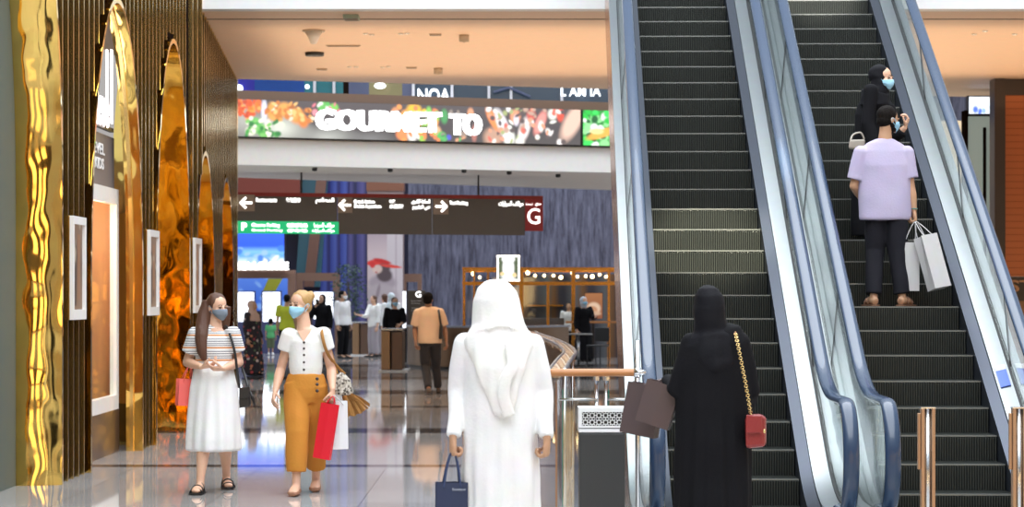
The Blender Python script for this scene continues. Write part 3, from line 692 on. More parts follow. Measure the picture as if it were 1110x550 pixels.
def zb(v): return 0 if v < -.5 else (SL*v if v > .5 else SL*(v+.5)**2/2)
VS = [-1.0, -.75, -.5, -.35, -.2, -.05, .1, .25, .4, .55]+[.55+.5*k for k in range(1, 22)]
YAW = -math.radians(1.4)
def escalator(xc, c, label, left_outer, right_outer):
    root = empty('escalator', (xc, 16.81, 0), label, 'escalator', rz=YAW)
    for k in range(0, 31):
        z = c+.2*k; v = z/SL
        mb = MB().prism([(-.49, v, z-.205), (-.49, v, z-.02), (-.49, v+.01, z), (-.49, v+.37, z), (-.49, v+.37, z-.205)], (.98, 0, 0))
        n0 = len(mb.f); mb.box(-.488, .488, v-.003, v+.022, z-.010, z+.002)
        o = put('step', mb, [STEPM, NOSE], root, local=True)
        for p in o.data.polygons[n0:]: p.material_index = 1
    for s in (-1, 1):
        def strip(name, sec, m, vs=VS, smooth=None):
            rows = [[Vector((s*u, v, zb(v)+z)) if z > -.9 else Vector((s*u, v, max(.005, zb(v)+z))) for u, z in sec] for v in vs]
            return put(name, MB().rings(rows, len(sec)), m, root, local=True, angle=30)
        strip('skirt_panel', [(.494, -.24), (.578, -.24), (.578, .085), (.494, .05)], SKIRT)
        strip('inner_deck', [(.580, .06), (.700, .10), (.700, .14), (.580, .112)], DECK)
        strip('glass_seal', [(.702, .06), (.730, .06), (.730, .15), (.702, .15)], SEAL)
        wo = .81 if (s < 0 and left_outer) or (s > 0 and right_outer) else .797
        strip('outer_deck', [(.731, .05), (wo, .05), (wo, .150), (.731, .158)], DECK)
        if (s < 0 and left_outer) or (s > 0 and right_outer):
            strip('side_panel', [(.785, -1.25), (.809, -1.25), (.809, .049), (.785, .049)], CLAD)
        # glass: a sheet up to just below the handrail, rounded at the newel
        pass
        lo = [(v, zb(v)+.151) for v in VS[1:]]; up = [(v, zb(v)+.885) for v in VS[1:]]
        cv0 = -1.05
        gl = MB()
        poly = [(v, z) for v, z in [(-1.08-.305*math.sin(PI*k/12), .53+.355*math.cos(PI*k/12)) for k in range(13)]]
        gu = lambda v, z: s*(.718-.066*(max(z, .151)-zb(v)-.15)/.735)
        gl.prism([(gu(v, z), v, max(z, .151)) for v, z in poly]+[(gu(-.75, .151), -.75, .151), (gu(-.75, .885), -.75, .885)], (s*.010, 0, 0))
        for (v0, z0), (v1, z1), (_, y0), (_, y1) in zip(lo[:-1], lo[1:], up[:-1], up[1:]):
            gl.prism([(s*.718, v0, z0), (s*.718, v1, z1), (s*.652, v1, y1), (s*.652, v0, y0)], (s*.010, 0, 0))
        bm_me = tidy(gl.mesh('balustrade_glass'), weld=True)
        bm = bmesh.new(); bm.from_mesh(bm_me)      # drop the inner partitions between the strips
        bmesh.ops.delete(bm, geom=[f for f in bm.faces if all(len(e.link_faces) > 2 for e in f.edges) and abs(f.normal.x) < .5], context='FACES_ONLY'); bm.to_mesh(bm_me); bm.free()
        put('balustrade_glass', bm_me, GLASS, root, local=True)
        for vj in (1.6, 3.8, 6.0, 8.2):
            put('glass_joint', MB().prism([(s*.716, vj, zb(vj)+.152), (s*.716, vj+.008, zb(vj)+.152), (s*.650, vj+.008, zb(vj)+.88), (s*.650, vj, zb(vj)+.88)], (s*.014, 0, 0)), SEAL, root, local=True)
        pts = [(s*.656, v, zb(v)+.91) for v in VS[::-1] if v > -1.0]+[(s*.656, -1.08-.33*math.sin(PI*k/14), .53+.38*math.cos(PI*k/14)) for k in range(15)]+[(s*.656, -.8, .15)]
        put('handrail', MB().tube(pts, [(.055, .03)]*len(pts), 14, side=(1, 0, 0)), RUB, root, local=True, angle=60)
        put('handrail_guide', MB().tube([(p[0], p[1]+.0, p[2]-.0) if False else p for p in [(a[0], a[1]*1.0, a[2]-.03) for a in pts[:len(VS)-1]]], .014, 8), STEEL, root, local=True, smooth=True)
    put('truss', MB().rings([[Vector((-.77, v, max(.005, zb(v)-1.25))), Vector((.77, v, max(.005, zb(v)-1.25))), Vector((.77, v, max(.006, zb(v)-.28))), Vector((-.77, v, max(.006, zb(v)-.28)))] for v in VS], 4), BLACK, root, local=True, angle=20)
    put('landing_plate', MB().box(-.48, .48, -2.2, -.12, .0, .012), STEEL, root, local=True)
    put('comb', MB().prism([(-.48, -.12, .0), (-.48, .02, .02), (-.48, .02, .03), (-.48, -.12, .014)], (.96, 0, 0)), mat('comb_yellow', (.55, .40, .08), .4, .4), root, local=True)
    for s in (-1, 1): put('newel_base', MB().box(s*.58, s*.797, -1.5, -.95, .0, .12), mat('blue_grey_base', (.20, .27, .36), .3, .5), root, local=True, bevel=.02)
    return root
ESC_L = escalator(1.68, .05, 'empty escalator in the middle, behind the woman in black', True, False)
ESC_R = escalator(3.28, .15, 'right escalator carrying the man in a lavender shirt', False, True)
pl = put('notice_sticker', MB().prism([(.60, 1.36, zb(1.36)+.120), (.68, 1.36, zb(1.36)+.140), (.68, 1.62, zb(1.62)+.140), (.60, 1.62, zb(1.62)+.120)], (-.004, -.002, .006)), mat('notice_blue', (.08, .16, .62), .4), ESC_R, local=True, label='blue notice sticker with white head')
wh = put('sticker_head', MB().prism([(.60, 1.565, zb(1.565)+.122), (.68, 1.565, zb(1.565)+.142), (.68, 1.625, zb(1.625)+.142), (.60, 1.625, zb(1.625)+.122)], (-.004, -.002, .008)), mat('notice_white', (.85, .87, .9), .4), pl, local=True)

# ------------------------------------------------------------------ rails, bin and posts in front
root = empty('glass_balustrade', (.6, 15.65, 0), 'glass balustrade with straight wooden top rail behind the litter bin', 'balustrade')
a, b2 = P(595, 404, 15.65), P(695, 404, 15.65)
put('top_rail', MB().box(a.x, b2.x, 15.58, 15.72, 1.09, 1.14), WOOD, root, bevel=.02)
for px in (646.5, 657):
    q = P(px, 404, 15.65); put('rail_post', MB().tube([(q.x, 15.65, .0), (q.x, 15.65, 1.09)], .014, 12), STEEL, root, smooth=True)
    put('post_collar', MB().lathe([(.0, 0), (.024, 0), (.024, .03), (.0, .03)], (q.x, 15.65, 1.06), 14), STEEL, root)
for (x0, x1) in ((.352, .565), (.67, .845)):
    put('glass_panel', MB().box(x0, x1, 15.644, 15.656, .04, 1.0), GLASS, root)
    put('glass_edge', MB().box(x0-.006, x0, 15.642, 15.658, .04, 1.0), mat('green_glass_edge', (.03, .20, .15), .15), root)
for z in (.93, .16):
    for (x0, x1) in ((.33, .59), (.66, .84)): put('clamp_bar', MB().tube([(x0, 15.635, z), (x1, 15.635, z)], .009, 10), STEEL, root, smooth=True)
# curved rail beyond it, around the opening in the floor
cpts = []
for px, py in ((601, 402), (612, 392), (617.5, 384), (610, 376), (595, 369), (582, 364.5), (576, 361.5)):
    d = .55*F/(py-320); cpts.append(Vector(((px-555)/F*d, d, 1.1)))
def smooth_path(p, n=6):
    out = []
    for i in range(len(p)-1):
        p0, p1, p2, p3 = p[max(0, i-1)], p[i], p[i+1], p[min(len(p)-1, i+2)]
        for k in range(n):
            t = k/n; out.append(.5*((2*p1)+(-p0+p2)*t+(2*p0-5*p1+4*p2-p3)*t*t+(-p0+3*p1-3*p2+p3)*t**3))
    return out+[p[-1]]
cpts[0] = Vector((.31, 15.86, 1.1))
cp = smooth_path(cpts)
root = empty('curved_balustrade', (cp[0].x, cp[0].y, 0), 'curving wood and steel rail behind the man in white', 'balustrade')
CW = ramp_mat('rail_wood_lines', [(0, (.42, .20, .08)), (.4, (.75, .62, .45)), (.5, (.30, .13, .05)), (.85, (.62, .42, .25))], 'X', 14, 0, .25, 'LINEAR', .3)
put('top_rail', MB().tube(cp, [(.062, .03)]*len(cp), 14, side=(1, 0, 0)), CW, root, smooth=True)
for o_ in (-.055, .055): put('steel_line', MB().tube([p+Vector((o_, 0, .02)) for p in cp], .016, 8), STEEL, root, smooth=True)
gl = MB(); gl.rings([[p+Vector((-.006, 0, -1.02)), p+Vector((.006, 0, -1.02)), p+Vector((.006, 0, -.06)), p+Vector((-.006, 0, -.06))] for p in cp], 4)
put('glass_panel', gl, mat('bronze_glass', (.22, .13, .09), .1, .4), root)
for i in range(3, len(cp), 7): put('rail_post', MB().tube([(cp[i].x+.03, cp[i].y, 0), (cp[i].x+.03, cp[i].y, 1.08)], .016, 8), STEEL, root, smooth=True)

root = empty('litter_bin', (.597, 15.1, 0), 'slim dark litter bin with white pierced head', 'litter bin')
x0, x1, y0, y1 = .440, .752, 14.97, 15.25
put('body', MB().box(x0+.006, x1-.006, y0+.006, y1, .0, .738), mat('charcoal_bin', (.03, .033, .035), .45), root, bevel=.008)
put('lower_rim', MB().box(x0, x1, y0, y1, .742, .765), mat('bin_white', (.78, .79, .80), .4), root, bevel=.004)
hd = MB(); z0, z1 = .772, .905
for (a_, b_, c_, d_) in ((x0, x1, z1-.028, z1), (x0, x1, z0, z0+.014), (x0, x0+.022, z0+.014, z1-.028), (x1-.022, x1, z0+.014, z1-.028)): hd.box(a_, b_, y0, y0+.02, c_, d_)
hd.box(x0, x1, y0+.02, y1, z1-.02, z1); hd.box(x0, x0+.02, y0+.02, y1, z0, z1-.02); hd.box(x1-.02, x1, y0+.02, y1, z0, z1-.02)
put('head', hd, mat('bin_white', (0, 0, 0)), root)
put('head_inside', MB().box(x0+.021, x1-.021, y0+.03, y1-.01, z0, z1-.021), BLACK, root)
lat = MB(); gx0, gx1, gz0, gz1 = x0+.022, x1-.022, z0+.014, z1-.028; n = 6; cw = (gx1-gx0)/n; ch = (gz1-gz0)/2
for i in range(n):
    for j in range(2):
        c = Vector((gx0+(i+.5)*cw, y0+.012, gz0+(j+.5)*ch))
        lat.tube([c+Vector((math.cos(2*PI*k/16)*cw*.33, 0, math.sin(2*PI*k/16)*ch*.33)) for k in range(16)], .0032, 6, closed=True)
        for a in range(4):
            dv = Vector((math.cos(a*PI/4), 0, math.sin(a*PI/4))); l = .5*(cw if a == 0 else ch if a == 2 else (cw+ch)*.62)
            lat.tube([c+dv*l*.45, c+dv*l], .0032, 6); lat.tube([c-dv*l*.45, c-dv*l], .0032, 6)
put('pierced_screen', lat, MATS['bin_white'], root)

for i, px in enumerate((1005.5, 1104.5)):
    q = P(px, 443, 14.3); root = empty('bollard', (q.x, 14.3, 0), ('bronze and steel post before the right escalator steps', 'bronze and steel post at the right edge of the picture')[i], 'post', 'bronze and steel posts')
    put('core_tube', MB().tube([(q.x, 14.3, 0), (q.x, 14.3, q.z)], .021, 16), STEEL, root, smooth=True)
    for s in (-1, 1): put('side_strip', MB().box(q.x+s*.022, q.x+s*.044, 14.27, 14.33, 0, q.z), mat('tan_bronze_strip', (.44, .26, .15), .35, .5), root, bevel=.004)
    put('inner_plate', MB().box(q.x-.064, q.x-.045, 14.285, 14.315, .55, q.z-.03), MATS['tan_bronze_strip'], root, bevel=.004)
    put('cap', MB().box(q.x-.046, q.x+.046, 14.268, 14.332, q.z, q.z+.008), STEEL, root)
q = P(691, 400, 15.25)
root = empty('steel_gate_post', (q.x, 15.25, 0), 'slim steel post with a short side arm by the empty escalator', 'post')
put('upright', MB().tube([(q.x, 15.25, 0), (q.x, 15.25, 1.345)], .016, 12), STEEL, root, smooth=True)
put('side_arm', MB().tube([(q.x-.02, 15.23, 1.13), (q.x+.055, 15.23, 1.13)], .018, 12), STEEL, root, smooth=True)
put('collar', MB().tube([(q.x, 15.25, 1.10), (q.x, 15.25, 1.16)], .024, 12), STEEL, root, smooth=True)

# ------------------------------------------------------------------ the aquarium entrance and gates far behind
d = 66.0
def fbox(px0, px1, z0, z1, d0, d1):
    return MB().box((px0-555)/F*d0, (px1-555)/F*d0, d0, d1, z0, z1)
def ZP(py, d): return CAMH-(py-320)/F*d
PORT = mat('mocha_portal', (.26, .15, .11), .4)
def portal(px0, px1, ztop, d, lab, w_=.2):
    x0, x1 = (px0-555)/F*d, (px1-555)/F*d
    root = empty('portal_frame', ((x0+x1)/2, d, 0), lab, 'portal', 'brown portal frames by the aquarium')
    put('post', MB().box(x0, x0+w_, d, d+.3, 0, ztop), PORT, root); put('post', MB().box(x1-w_, x1, d, d+.3, 0, ztop), PORT, root)
    put('lintel', MB().box(x0+w_, x1-w_, d, d+.3, ztop-.24, ztop), PORT, root)
portal(240, 320, ZP(293, 66), 66, 'brown portal under the blue screen and its lit letters', .22)
portal(321, 368, ZP(296, 67), 67, 'brown portal right of the blue screen, behind the woman in black at her phone', .2)
portal(436, 457, ZP(297, 66.5), 66.5, 'narrow brown portal right of the red scarf poster', .12)
cv = Canvas(60, 40, (0, .1, .8)).vgrad([(0, (.03, .12, .85)), (.35, (.02, .10, .95)), (.5, (.2, .5, .98)), (.62, (.10, .35, .85)), (.8, (.75, .9, 1)), (1, (1, 1, 1))]).speck(20, [(.3, .5, 1), (.05, .2, .9), (.8, .9, 1)], .1, 3, 0, 1, .4, .8)
root = empty('aquarium_screen', ((273-555)/F*66, 65.9, ZP(293, 66)), 'bright blue sea picture screen over the brown portal', 'screen')
x0 = (238-555)/F*65.9
picture('screen_picture', cv, (x0, 65.9, ZP(253, 66)), (1, 0, 0), (308-238)/F*65.9, ZP(253, 66)-ZP(293, 66), attr_mat('lit_screen', 1.1), root)
put('screen_case', MB().box(x0-.05, x0+(308-238)/F*65.9+.02, 65.92, 66.2, ZP(293, 66)+.002, ZP(252, 66)), BLACK, root)
lw = empty('lettering_sign', ((285-555)/F*65.7, 65.7, ZP(293, 66)), 'glowing white letters along the foot of the blue screen', 'sign')
put('lettering', text_mesh('SEA LOUNGE', (1, 0, 0), (0, 0, 1), ((257-555)/F*65.7, 65.74, ZP(293, 65.7)), (313-257)/F*65.7, .24, .06, .05), LIT, lw)
put('letter_tray', MB().box((255-555)/F*65.7, (314-555)/F*65.7, 65.7, 65.89, ZP(293, 65.7)-.05, ZP(293, 65.7)), PORT, lw)
cv = Canvas(40, 24, (.02, .12, .7)).vgrad([(0, (.1, .25, .85)), (1, (.02, .1, .6))]).blob(.15, .8, .25, .3, (.02, .08, .25)).speck(10, [(.2, .4, .9)], .1, 4)
root = empty('blue_screen', ((270-555)/F*67.5, 67.5, 0), 'blue lit panel behind the brown portal under the letters', 'screen')
picture('panel_picture', cv, ((240-555)/F*67.5, 67.48, ZP(297, 67.5)), (1, 0, 0), (313-240)/F*67.5, 1.1, attr_mat('dim_screen', .7), root)
put('panel_case', fbox(239, 314, 0, ZP(296, 67.5), 67.5, 67.7), mat('navy_panel', (.05, .06, .16), .3), root)
root = empty('banner', ((293-555)/F*67.3, 67.3, 0), 'yellow green slanted banner behind the brown portal', 'banner')
a = (282-555)/F*67.3
put('banner_cloth', MB().prism([(a, 67.3, ZP(322, 67.3)), (a+.35, 67.3, ZP(322, 67.3)), (a+.72, 67.3, ZP(299, 67.3)), (a+.28, 67.3, ZP(299, 67.3))], (0, .02, 0)), ramp_mat('lime_print', [(0, (.50, .52, .05)), (.6, (.45, .45, .38)), (.8, (.2, .25, .2))], 'Z', 1.6, .2), root)
put('banner_pole', MB().tube([(a+.05, 67.34, 0), (a+.05, 67.34, ZP(318, 67.3)), (a+.5, 67.34, ZP(299, 67.3))], .02, 8), STEEL, root, smooth=True)
ws = mat('white_screen_glow', (1, 1, 1), .4, emit=(.85, .92, 1), es=1.5)
for i, (p0, p1, y0, y1, dd, lab) in enumerate(((258, 275, 317, 349, 64, 'tall white lit screen behind the woman in the flower dress'), (285, 303.5, 317, 349, 64, 'tall white lit screen above the small child in green'), (340, 361, 317, 346, 64.5, 'tall white lit screen behind the woman in black at her phone'))):
    root = empty('screen_stand', (((p0+p1)/2-555)/F*dd, dd, 0), lab, 'screen', 'white lit screens by the aquarium')
    put('screen', MB().box((p0-555)/F*dd, (p1-555)/F*dd, dd, dd+.04, ZP(y1, dd), ZP(y0, dd)), ws, root)
    put('case', MB().box((p0-555)/F*dd-.04, (p1-555)/F*dd+.04, dd+.045, dd+.15, 0, ZP(y0, dd)+.04), mat('navy_panel', (0, 0, 0)), root)
root = empty('ticket_desk', ((280-555)/F*68.5, 68.2, 0), 'long low dark desk along the aquarium wall', 'desk')
put('desk_front', fbox(236, 356, .06, 1.0, 68.2, 68.5), mat('violet_brown_desk', (.12, .08, .10), .35), root); put('desk_top', fbox(235, 357, 1.0, 1.05, 68.15, 68.6), PORT, root)
put('desk_plinth', fbox(237, 355, 0, .06, 68.25, 68.5), BLACK, root)

# poster column
root = empty('poster_column', ((418-555)/F*65, 65.3, 0), 'tall column with a pale poster of a woman in a red scarf', 'column')
x0, x1 = (398-555)/F*65, (437-555)/F*65
put('shaft', MB().box(x0, x1, 65.02, 65.6, 0, 9), mat('mauve_shaft', (.34, .24, .24), .4), root)
put('upper_band', MB().box(x0-.02, x1+.02, 64.98, 65.62, ZP(207, 65), ZP(196, 65)), mat('chestnut_band', (.24, .10, .06), .4), root)
cv = Canvas(40, 130, (.55, .43, .45)); cv.vgrad([(0, (.42, .33, .38)), (.2, (.62, .50, .52)), (1, (.60, .50, .50))])
cv.rect(.55, 1, 0, 1, (.62, .55, .58)).rect(.78, .84, 0, 1, (.50, .42, .46))
pb = lambda x, y, rx, ry, c, soft=.3, rot=0: cv.blob(x, y, rx*.31, ry, c, soft, rot)
pb(.42, .47, .46, .085, (.40, .33, .37)); pb(.38, .62, .56, .16, (.47, .40, .43), .2); pb(.30, .55, .06, .09, (.30, .24, .27), .4, .2)
pb(.40, .33, .30, .065, (.10, .07, .08)); pb(.48, .40, .26, .07, (.10, .07, .08), .3, .2)
pb(.27, .345, .17, .048, (.72, .53, .47)); pb(.22, .36, .05, .018, (.74, .54, .48)); pb(.25, .375, .05, .008, (.5, .1, .1), .5)
pb(.22, .285, .30, .030, (.74, .05, .04), .25, -.15); pb(.42, .275, .30, .022, (.60, .03, .03), .3, .25); pb(.66, .32, .36, .016, (.76, .07, .05), .3, .12); pb(.14, .31, .09, .03, (.66, .04, .04), .3)
picture('poster', cv, (x0+.01, 65.0, ZP(250, 65)), (1, 0, 0), x1-x0-.02, ZP(250, 65)-.3, attr_mat('poster_print', None, .5), root, label='poster of a woman with a red scarf')
# a leafy tree in a pot
root = empty('potted_tree', ((378-555)/F*63.5, 63.5, 0), 'dark leafy potted tree left of the poster column', 'tree')
g = random.Random(3); lf = MB(); cx = (378-555)/F*63.5
for k in range(900):
    a = g.uniform(0, 2*PI); rr = .52*math.sqrt(g.random()); z = g.uniform(.9, 2.5); sc_ = math.sin((z-.8)/1.9*PI)**.5
    c = Vector((cx+rr*sc_*math.cos(a), 63.5+rr*sc_*math.sin(a), z)); dv = Vector((g.uniform(-1, 1), g.uniform(-1, 1), g.uniform(-.8, .4))).normalized(); sd = dv.cross(Vector((g.uniform(-1, 1), g.uniform(-1, 1), 1))).normalized()
    l = g.uniform(.07, .14); lf.add([c, c+dv*l*.5+sd*l*.22, c+dv*l, c+dv*l*.5-sd*l*.22], [(0, 1, 2, 3)])
put('foliage', lf, mat('dark_leaf', (.03, .07, .05), .5), root, kind='stuff')
put('trunk', MB().tube([(cx, 63.5, .35), (cx+.03, 63.5, 1.0), (cx-.02, 63.5, 2.0)], [.05, .04, .02], 10), mat('bark', (.10, .07, .05), .8), root, smooth=True)
put('pot', MB().lathe([(.0, 0), (.2, 0), (.27, .42), (.24, .42), (.22, .36), (.0, .36)], (cx, 63.5, 0), 24), mat('dark_pot', (.05, .05, .06), .4), root, angle=40)

# ticket gates
def gate(px0, px1, d, lab, n=2):
    x0, x1 = (px0-555)/F*d, (px1-555)/F*d; root = empty('ticket_gate', ((x0+x1)/2, d+.6, 0), lab, 'ticket gate', 'bronze ticket gates')
    wd = (x1-x0)
    put('cabinet', MB().box(x0, x0+wd*.42, d, d+1.3, .03, .88), mat('tan_gate_face', (.42, .26, .15), .3, .6), root, bevel=.02)
    put('cabinet', MB().box(x0+wd*.48, x1, d+.05, d+1.3, .03, .86), mat('umber_gate_face', (.20, .13, .10), .3, .6), root, bevel=.02)
    put('top_slab', MB().box(x0-.01, x1+.01, d-.02, d+1.32, .885, .92), STEEL, root, bevel=.006)
    put('flap', MB().box(x0+wd*.42, x0+wd*.48, d+.5, d+.9, .3, .8), GLASS, root)
    put('base_plate', MB().box(x0-.05, x1+.12, d-.1, d+1.4, 0, .03), mat('pale_base', (.7, .68, .66), .4), root)
gate(413, 436, 48.9, 'bronze ticket gate in front of the woman in a black dress')
gate(382, 399, 61.8, 'bronze ticket gate behind the man in white shirt and black trousers')
# bronze counter curving behind the man in the tan shirt
root = empty('reception_counter', (-1.2, 51.5, 0), 'long curved bronze counter behind the man in the tan shirt', 'counter')
cc = [Vector((-2.42, 52.5, 0)), Vector((-2.0, 51.2, 0)), Vector((-1.2, 50.4, 0)), Vector((-.2, 50.2, 0)), Vector((.7, 50.8, 0)), Vector((1.3, 52, 0))]; cs = smooth_path(cc)
def wallstrip(pts, th, z0, z1, grow=0):
    rows = []
    for i, p in enumerate(pts):
        tg = (pts[min(i+1, len(pts)-1)]-pts[max(i-1, 0)]).normalized(); n_ = Vector((-tg.y, tg.x, 0))
        rows.append([p-n_*grow+Vector((0, 0, z0)), p+n_*(th+grow)+Vector((0, 0, z0)), p+n_*(th+grow)+Vector((0, 0, z1)), p-n_*grow+Vector((0, 0, z1))])
    return MB().rings(rows, 4)
put('counter_front', wallstrip(cs, .12, .05, .92), mat('bronze_counter', (.26, .17, .11), .25, .7), root, angle=40)
put('counter_top', wallstrip(cs, .3, .921, .96, .04), mat('steel_blue_ledge', (.35, .38, .45), .25, .6), root, angle=40)
put('counter_plinth', wallstrip(cs, .1, 0, .05, -.03), BLACK, root)
# directory sign and lit strip
root = empty('directory_sign', ((451-555)/F*53.4, 53.4, 0), 'black standing directory sign with white letter and lines', 'sign')
x0, x1 = (442-555)/F*53.4, (461-555)/F*53.4
put('board', MB().box(x0, x1, 53.4, 53.48, .9, ZP(315, 53.4)), SIGNG, root, bevel=.01)
put('pole', MB().tube([((x0+x1)/2, 53.5, .02), ((x0+x1)/2, 53.5, 1.2)], .04, 12), STEEL, root, smooth=True); put('foot_plate', MB().lathe([(0, 0), (.2, 0), (.2, .02), (0, .02)], ((x0+x1)/2, 53.5, 0), 20), STEEL, root)
put('lettering', text_mesh('G', (1, 0, 0), (0, 0, 1), ((450.5-555)/F*53.4, 53.395, ZP(322.5, 53.4)), .13, .14, .006, .01), LIT, root)
for k, y in enumerate((326, 329, 334, 336.5, 340)):
    put('lettering', text_mesh(('Level', 'Parking', 'Aquarium', 'Cinema', 'Taxi')[k], (1, 0, 0), (0, 0, 1), ((446-555)/F*53.4, 53.395, ZP(y+1, 53.4)), (.22, .2, .27, .18, .2)[k], .032, .004, .01), mat('grey_letters', (.6, .6, .62), .5), root)
root = empty('totem_light', ((438.5-555)/F*55.5, 55.5, 0), 'narrow upright white light left of the black directory sign', 'light')
put('light_strip', fbox(436.5, 440, .85, ZP(316, 55.5), 55.5, 55.56), ws, root); put('totem_base', fbox(435, 441, 0, .85, 55.48, 55.6), BLACK, root)

# ------------------------------------------------------------------ cafe kiosk with gold frames
KD = 58.0
root = empty('cafe_kiosk', ((582-555)/F*KD, KD+1, 0), 'cafe kiosk with gold frames and warm bulbs by the waterfall wall', 'kiosk')
AMB = mat('amber_gold_frame', (.80, .38, .08), .25, .9)
XK = lambda px, dd=0: (px-555)/F*(KD+dd)
for px, wd, zt in ((503, .07, 2.36), (514, .05, 2.36), (529, .05, 2.36), (565, .11, 2.36), (594, .07, 1.95), (621.5, .10, 2.36), (660, .06, 2.36), (678, .08, 2.36)):
    put('frame_post', MB().box(XK(px)-wd/2, XK(px)+wd/2, KD, KD+.1, 0, zt), AMB, root)
for y, h in ((291.5, .07), (307.5, .09)):
    put('frame_rail', MB().box(XK(501), XK(680), KD-.02, KD+.12, ZP(y, KD)-h/2, ZP(y, KD)+h/2), AMB, root)
put('frame_rail', MB().box(XK(501), XK(680), KD+1.9, KD+2, 2.25, 2.35), AMB, root)
for px in (503, 565, 621, 678): put('roof_beam', MB().box(XK(px)-.03, XK(px)+.03, KD+.12, KD+1.9, 2.27, 2.34), AMB, root)
put('counter', MB().box(XK(567), XK(612), KD+.4, KD+.9, 0, 1.05), mat('smoky_counter', (.16, .12, .11), .3), root)
put('counter_shelf', MB().box(XK(613), XK(682), KD-.1, KD+.25, .93, .98), WOOD, root)
put('glass_front', MB().box(XK(505), XK(620), KD+.12, KD+.13, .9, 2.1), GLASS, root)
put('back_screen', MB().box(XK(566), XK(680), KD+1.85, KD+1.9, 0, 2.2), ramp_mat('dim_shelf_back', [(0, (.05, .05, .07)), (.35, (.12, .14, .16)), (.6, (.20, .10, .04)), (.8, (.04, .04, .06))], 'X', 1.3, 0, .4, 'LINEAR'), root)
bulb = mat('warm_bulb', (1, .8, .5), .4, emit=(1, .70, .34), es=9)
for k, (px, y) in enumerate(((513, 297), (520, 301), (541, 296), (556, 300), (572, 296), (580, 299), (590, 299), (600, 299), (608, 301), (620, 296), (626, 300), (635, 299.5), (642, 300), (650, 298), (657, 300))):
    put('bulb', MB().ball((XK(px, .6), KD+.6, ZP(y, KD+.6)), .05 if k % 4 == 0 else .036, None, 10, 6), bulb, root, smooth=True)
put('bulb_wire', MB().tube([(XK(503, .6), KD+.6, 2.33), (XK(678, .6), KD+.6, 2.33)], .01, 6), BLACK, root)
put('bottle_shelf', MB().box(XK(572), XK(612), KD+1.6, KD+1.84, 1.35, 1.39), AMB, root)
cv = Canvas(30, 40, (.40, .14, .05)).vgrad([(0, (.45, .18, .07)), (1, (.30, .10, .05))]).blob(.5, .6, .34, .28, (.85, .60, .42), .3).blob(.52, .62, .2, .12, (.62, .30, .16), .4, .5).blob(.55, .8, .35, .1, (.7, .45, .3), .4)
pr = empty('cafe_picture', (XK(643, .8), KD+.8, 0), 'orange lit food picture board behind the cafe shelf', 'picture')
picture('picture_face', cv, (XK(634, .8), KD+.78, ZP(318, KD)), (1, 0, 0), XK(653, .8)-XK(634, .8), .66, attr_mat('dim_screen', .7), pr)
put('picture_case', MB().box(XK(633.5, .8), XK(653.5, .8), KD+.79, KD+.86, ZP(345.5, KD), ZP(317.5, KD)), BLACK, pr); put('picture_stand', MB().box(XK(643, .8)-.03, XK(643, .8)+.03, KD+.87, KD+.92, 0, 1.4), BLACK, pr)
# cafe tables and chairs, dark and small
def cafe_table(px, d, lab):
    x = (px-555)/F*d; r = empty('cafe_table', (x, d, 0), lab, 'table', 'cafe tables')
    put('table_top', MB().lathe([(0, .72), (.33, .72), (.33, .75), (0, .75)], (x, d, 0), 24), mat('grey_table_top', (.35, .36, .36), .3), r); put('stem', MB().tube([(x, d, .02), (x, d, .72)], .03, 10), STEEL, r, smooth=True); put('base', MB().lathe([(0, 0), (.2, 0), (.2, .02), (0, .02)], (x, d, 0), 20), BLACK, r)
cafe_table(627, 53, 'round grey cafe table in front of the wooden cafe shelf'); cafe_table(583, 55.5, 'round grey cafe table by the curving rail')
def cafe_chair(px, d, rz, lab):
    x = (px-555)/F*d; r = empty('cafe_chair', (x, d, 0), lab, 'chair', 'dark cafe chairs', rz); K = mat('black_chair', (.03, .035, .04), .4)
    put('seat', MB().box(-.2, .2, -.2, .2, .43, .47), K, r, local=True, bevel=.01); put('backrest', MB().box(-.2, .2, .18, .21, .55, .88), K, r, local=True, bevel=.01)
    for sx_ in (-.18, .18):
        for sy in (-.18, .195): put('leg', MB().tube([(sx_, sy, 0), (sx_, sy, .55 if sy > 0 else .43)], .014, 8), K, r, local=True)
cafe_chair(603, 54, .4, 'dark cafe chair between the two round tables'); cafe_chair(648, 53.6, -.6, 'dark cafe chair right of the table before the wooden shelf'); cafe_chair(571, 56.2, 1.3, 'dark cafe chair nearest the man in white')
# lit menu board on a pole above the man in white
MD = 42.0; q = P(551, 291, MD)
root = empty('light_box_sign', (q.x, MD, 0), 'white lit box sign with dark brackets above the white headcloth', 'sign')
hw, hh = 13*MD/F, 14.5*MD/F
put('box', MB().box(q.x-hw, q.x+hw, MD+.001, MD+.1, q.z-hh, q.z+hh), mat('box_gold_brown', (.35, .25, .12), .4), root, bevel=.01)
fr = MB()
for (a_, b_, c_, d_) in ((-1, 1, .84, .97), (-1, 1, -.97, -.84), (-.97, -.83, -.84, .84), (.83, .97, -.84, .84)): fr.box(q.x+a_*hw*.97, q.x+b_*hw*.97, MD-.012, MD, q.z+c_*hh, q.z+d_*hh)
put('lit_border', fr, LIT, root)
cv = Canvas(30, 34, (.08, .11, .06)).blob(.5, .10, .34, .2, (1, 1, .98), .3).blob(.5, .5, .3, .62, (1, 1, .97), .3).blob(.5, .85, .4, .3, (.9, .93, .95), .5).blob(.2, .75, .12, .1, (.9, .6, .3)).blob(.8, .8, .12, .12, (.9, .6, .3))
picture('box_picture', cv, (q.x-hw*.83, MD-.002, q.z+hh*.84), (1, 0, 0), hw*1.66, hh*1.68, attr_mat('lit_screen', 1.1), root)
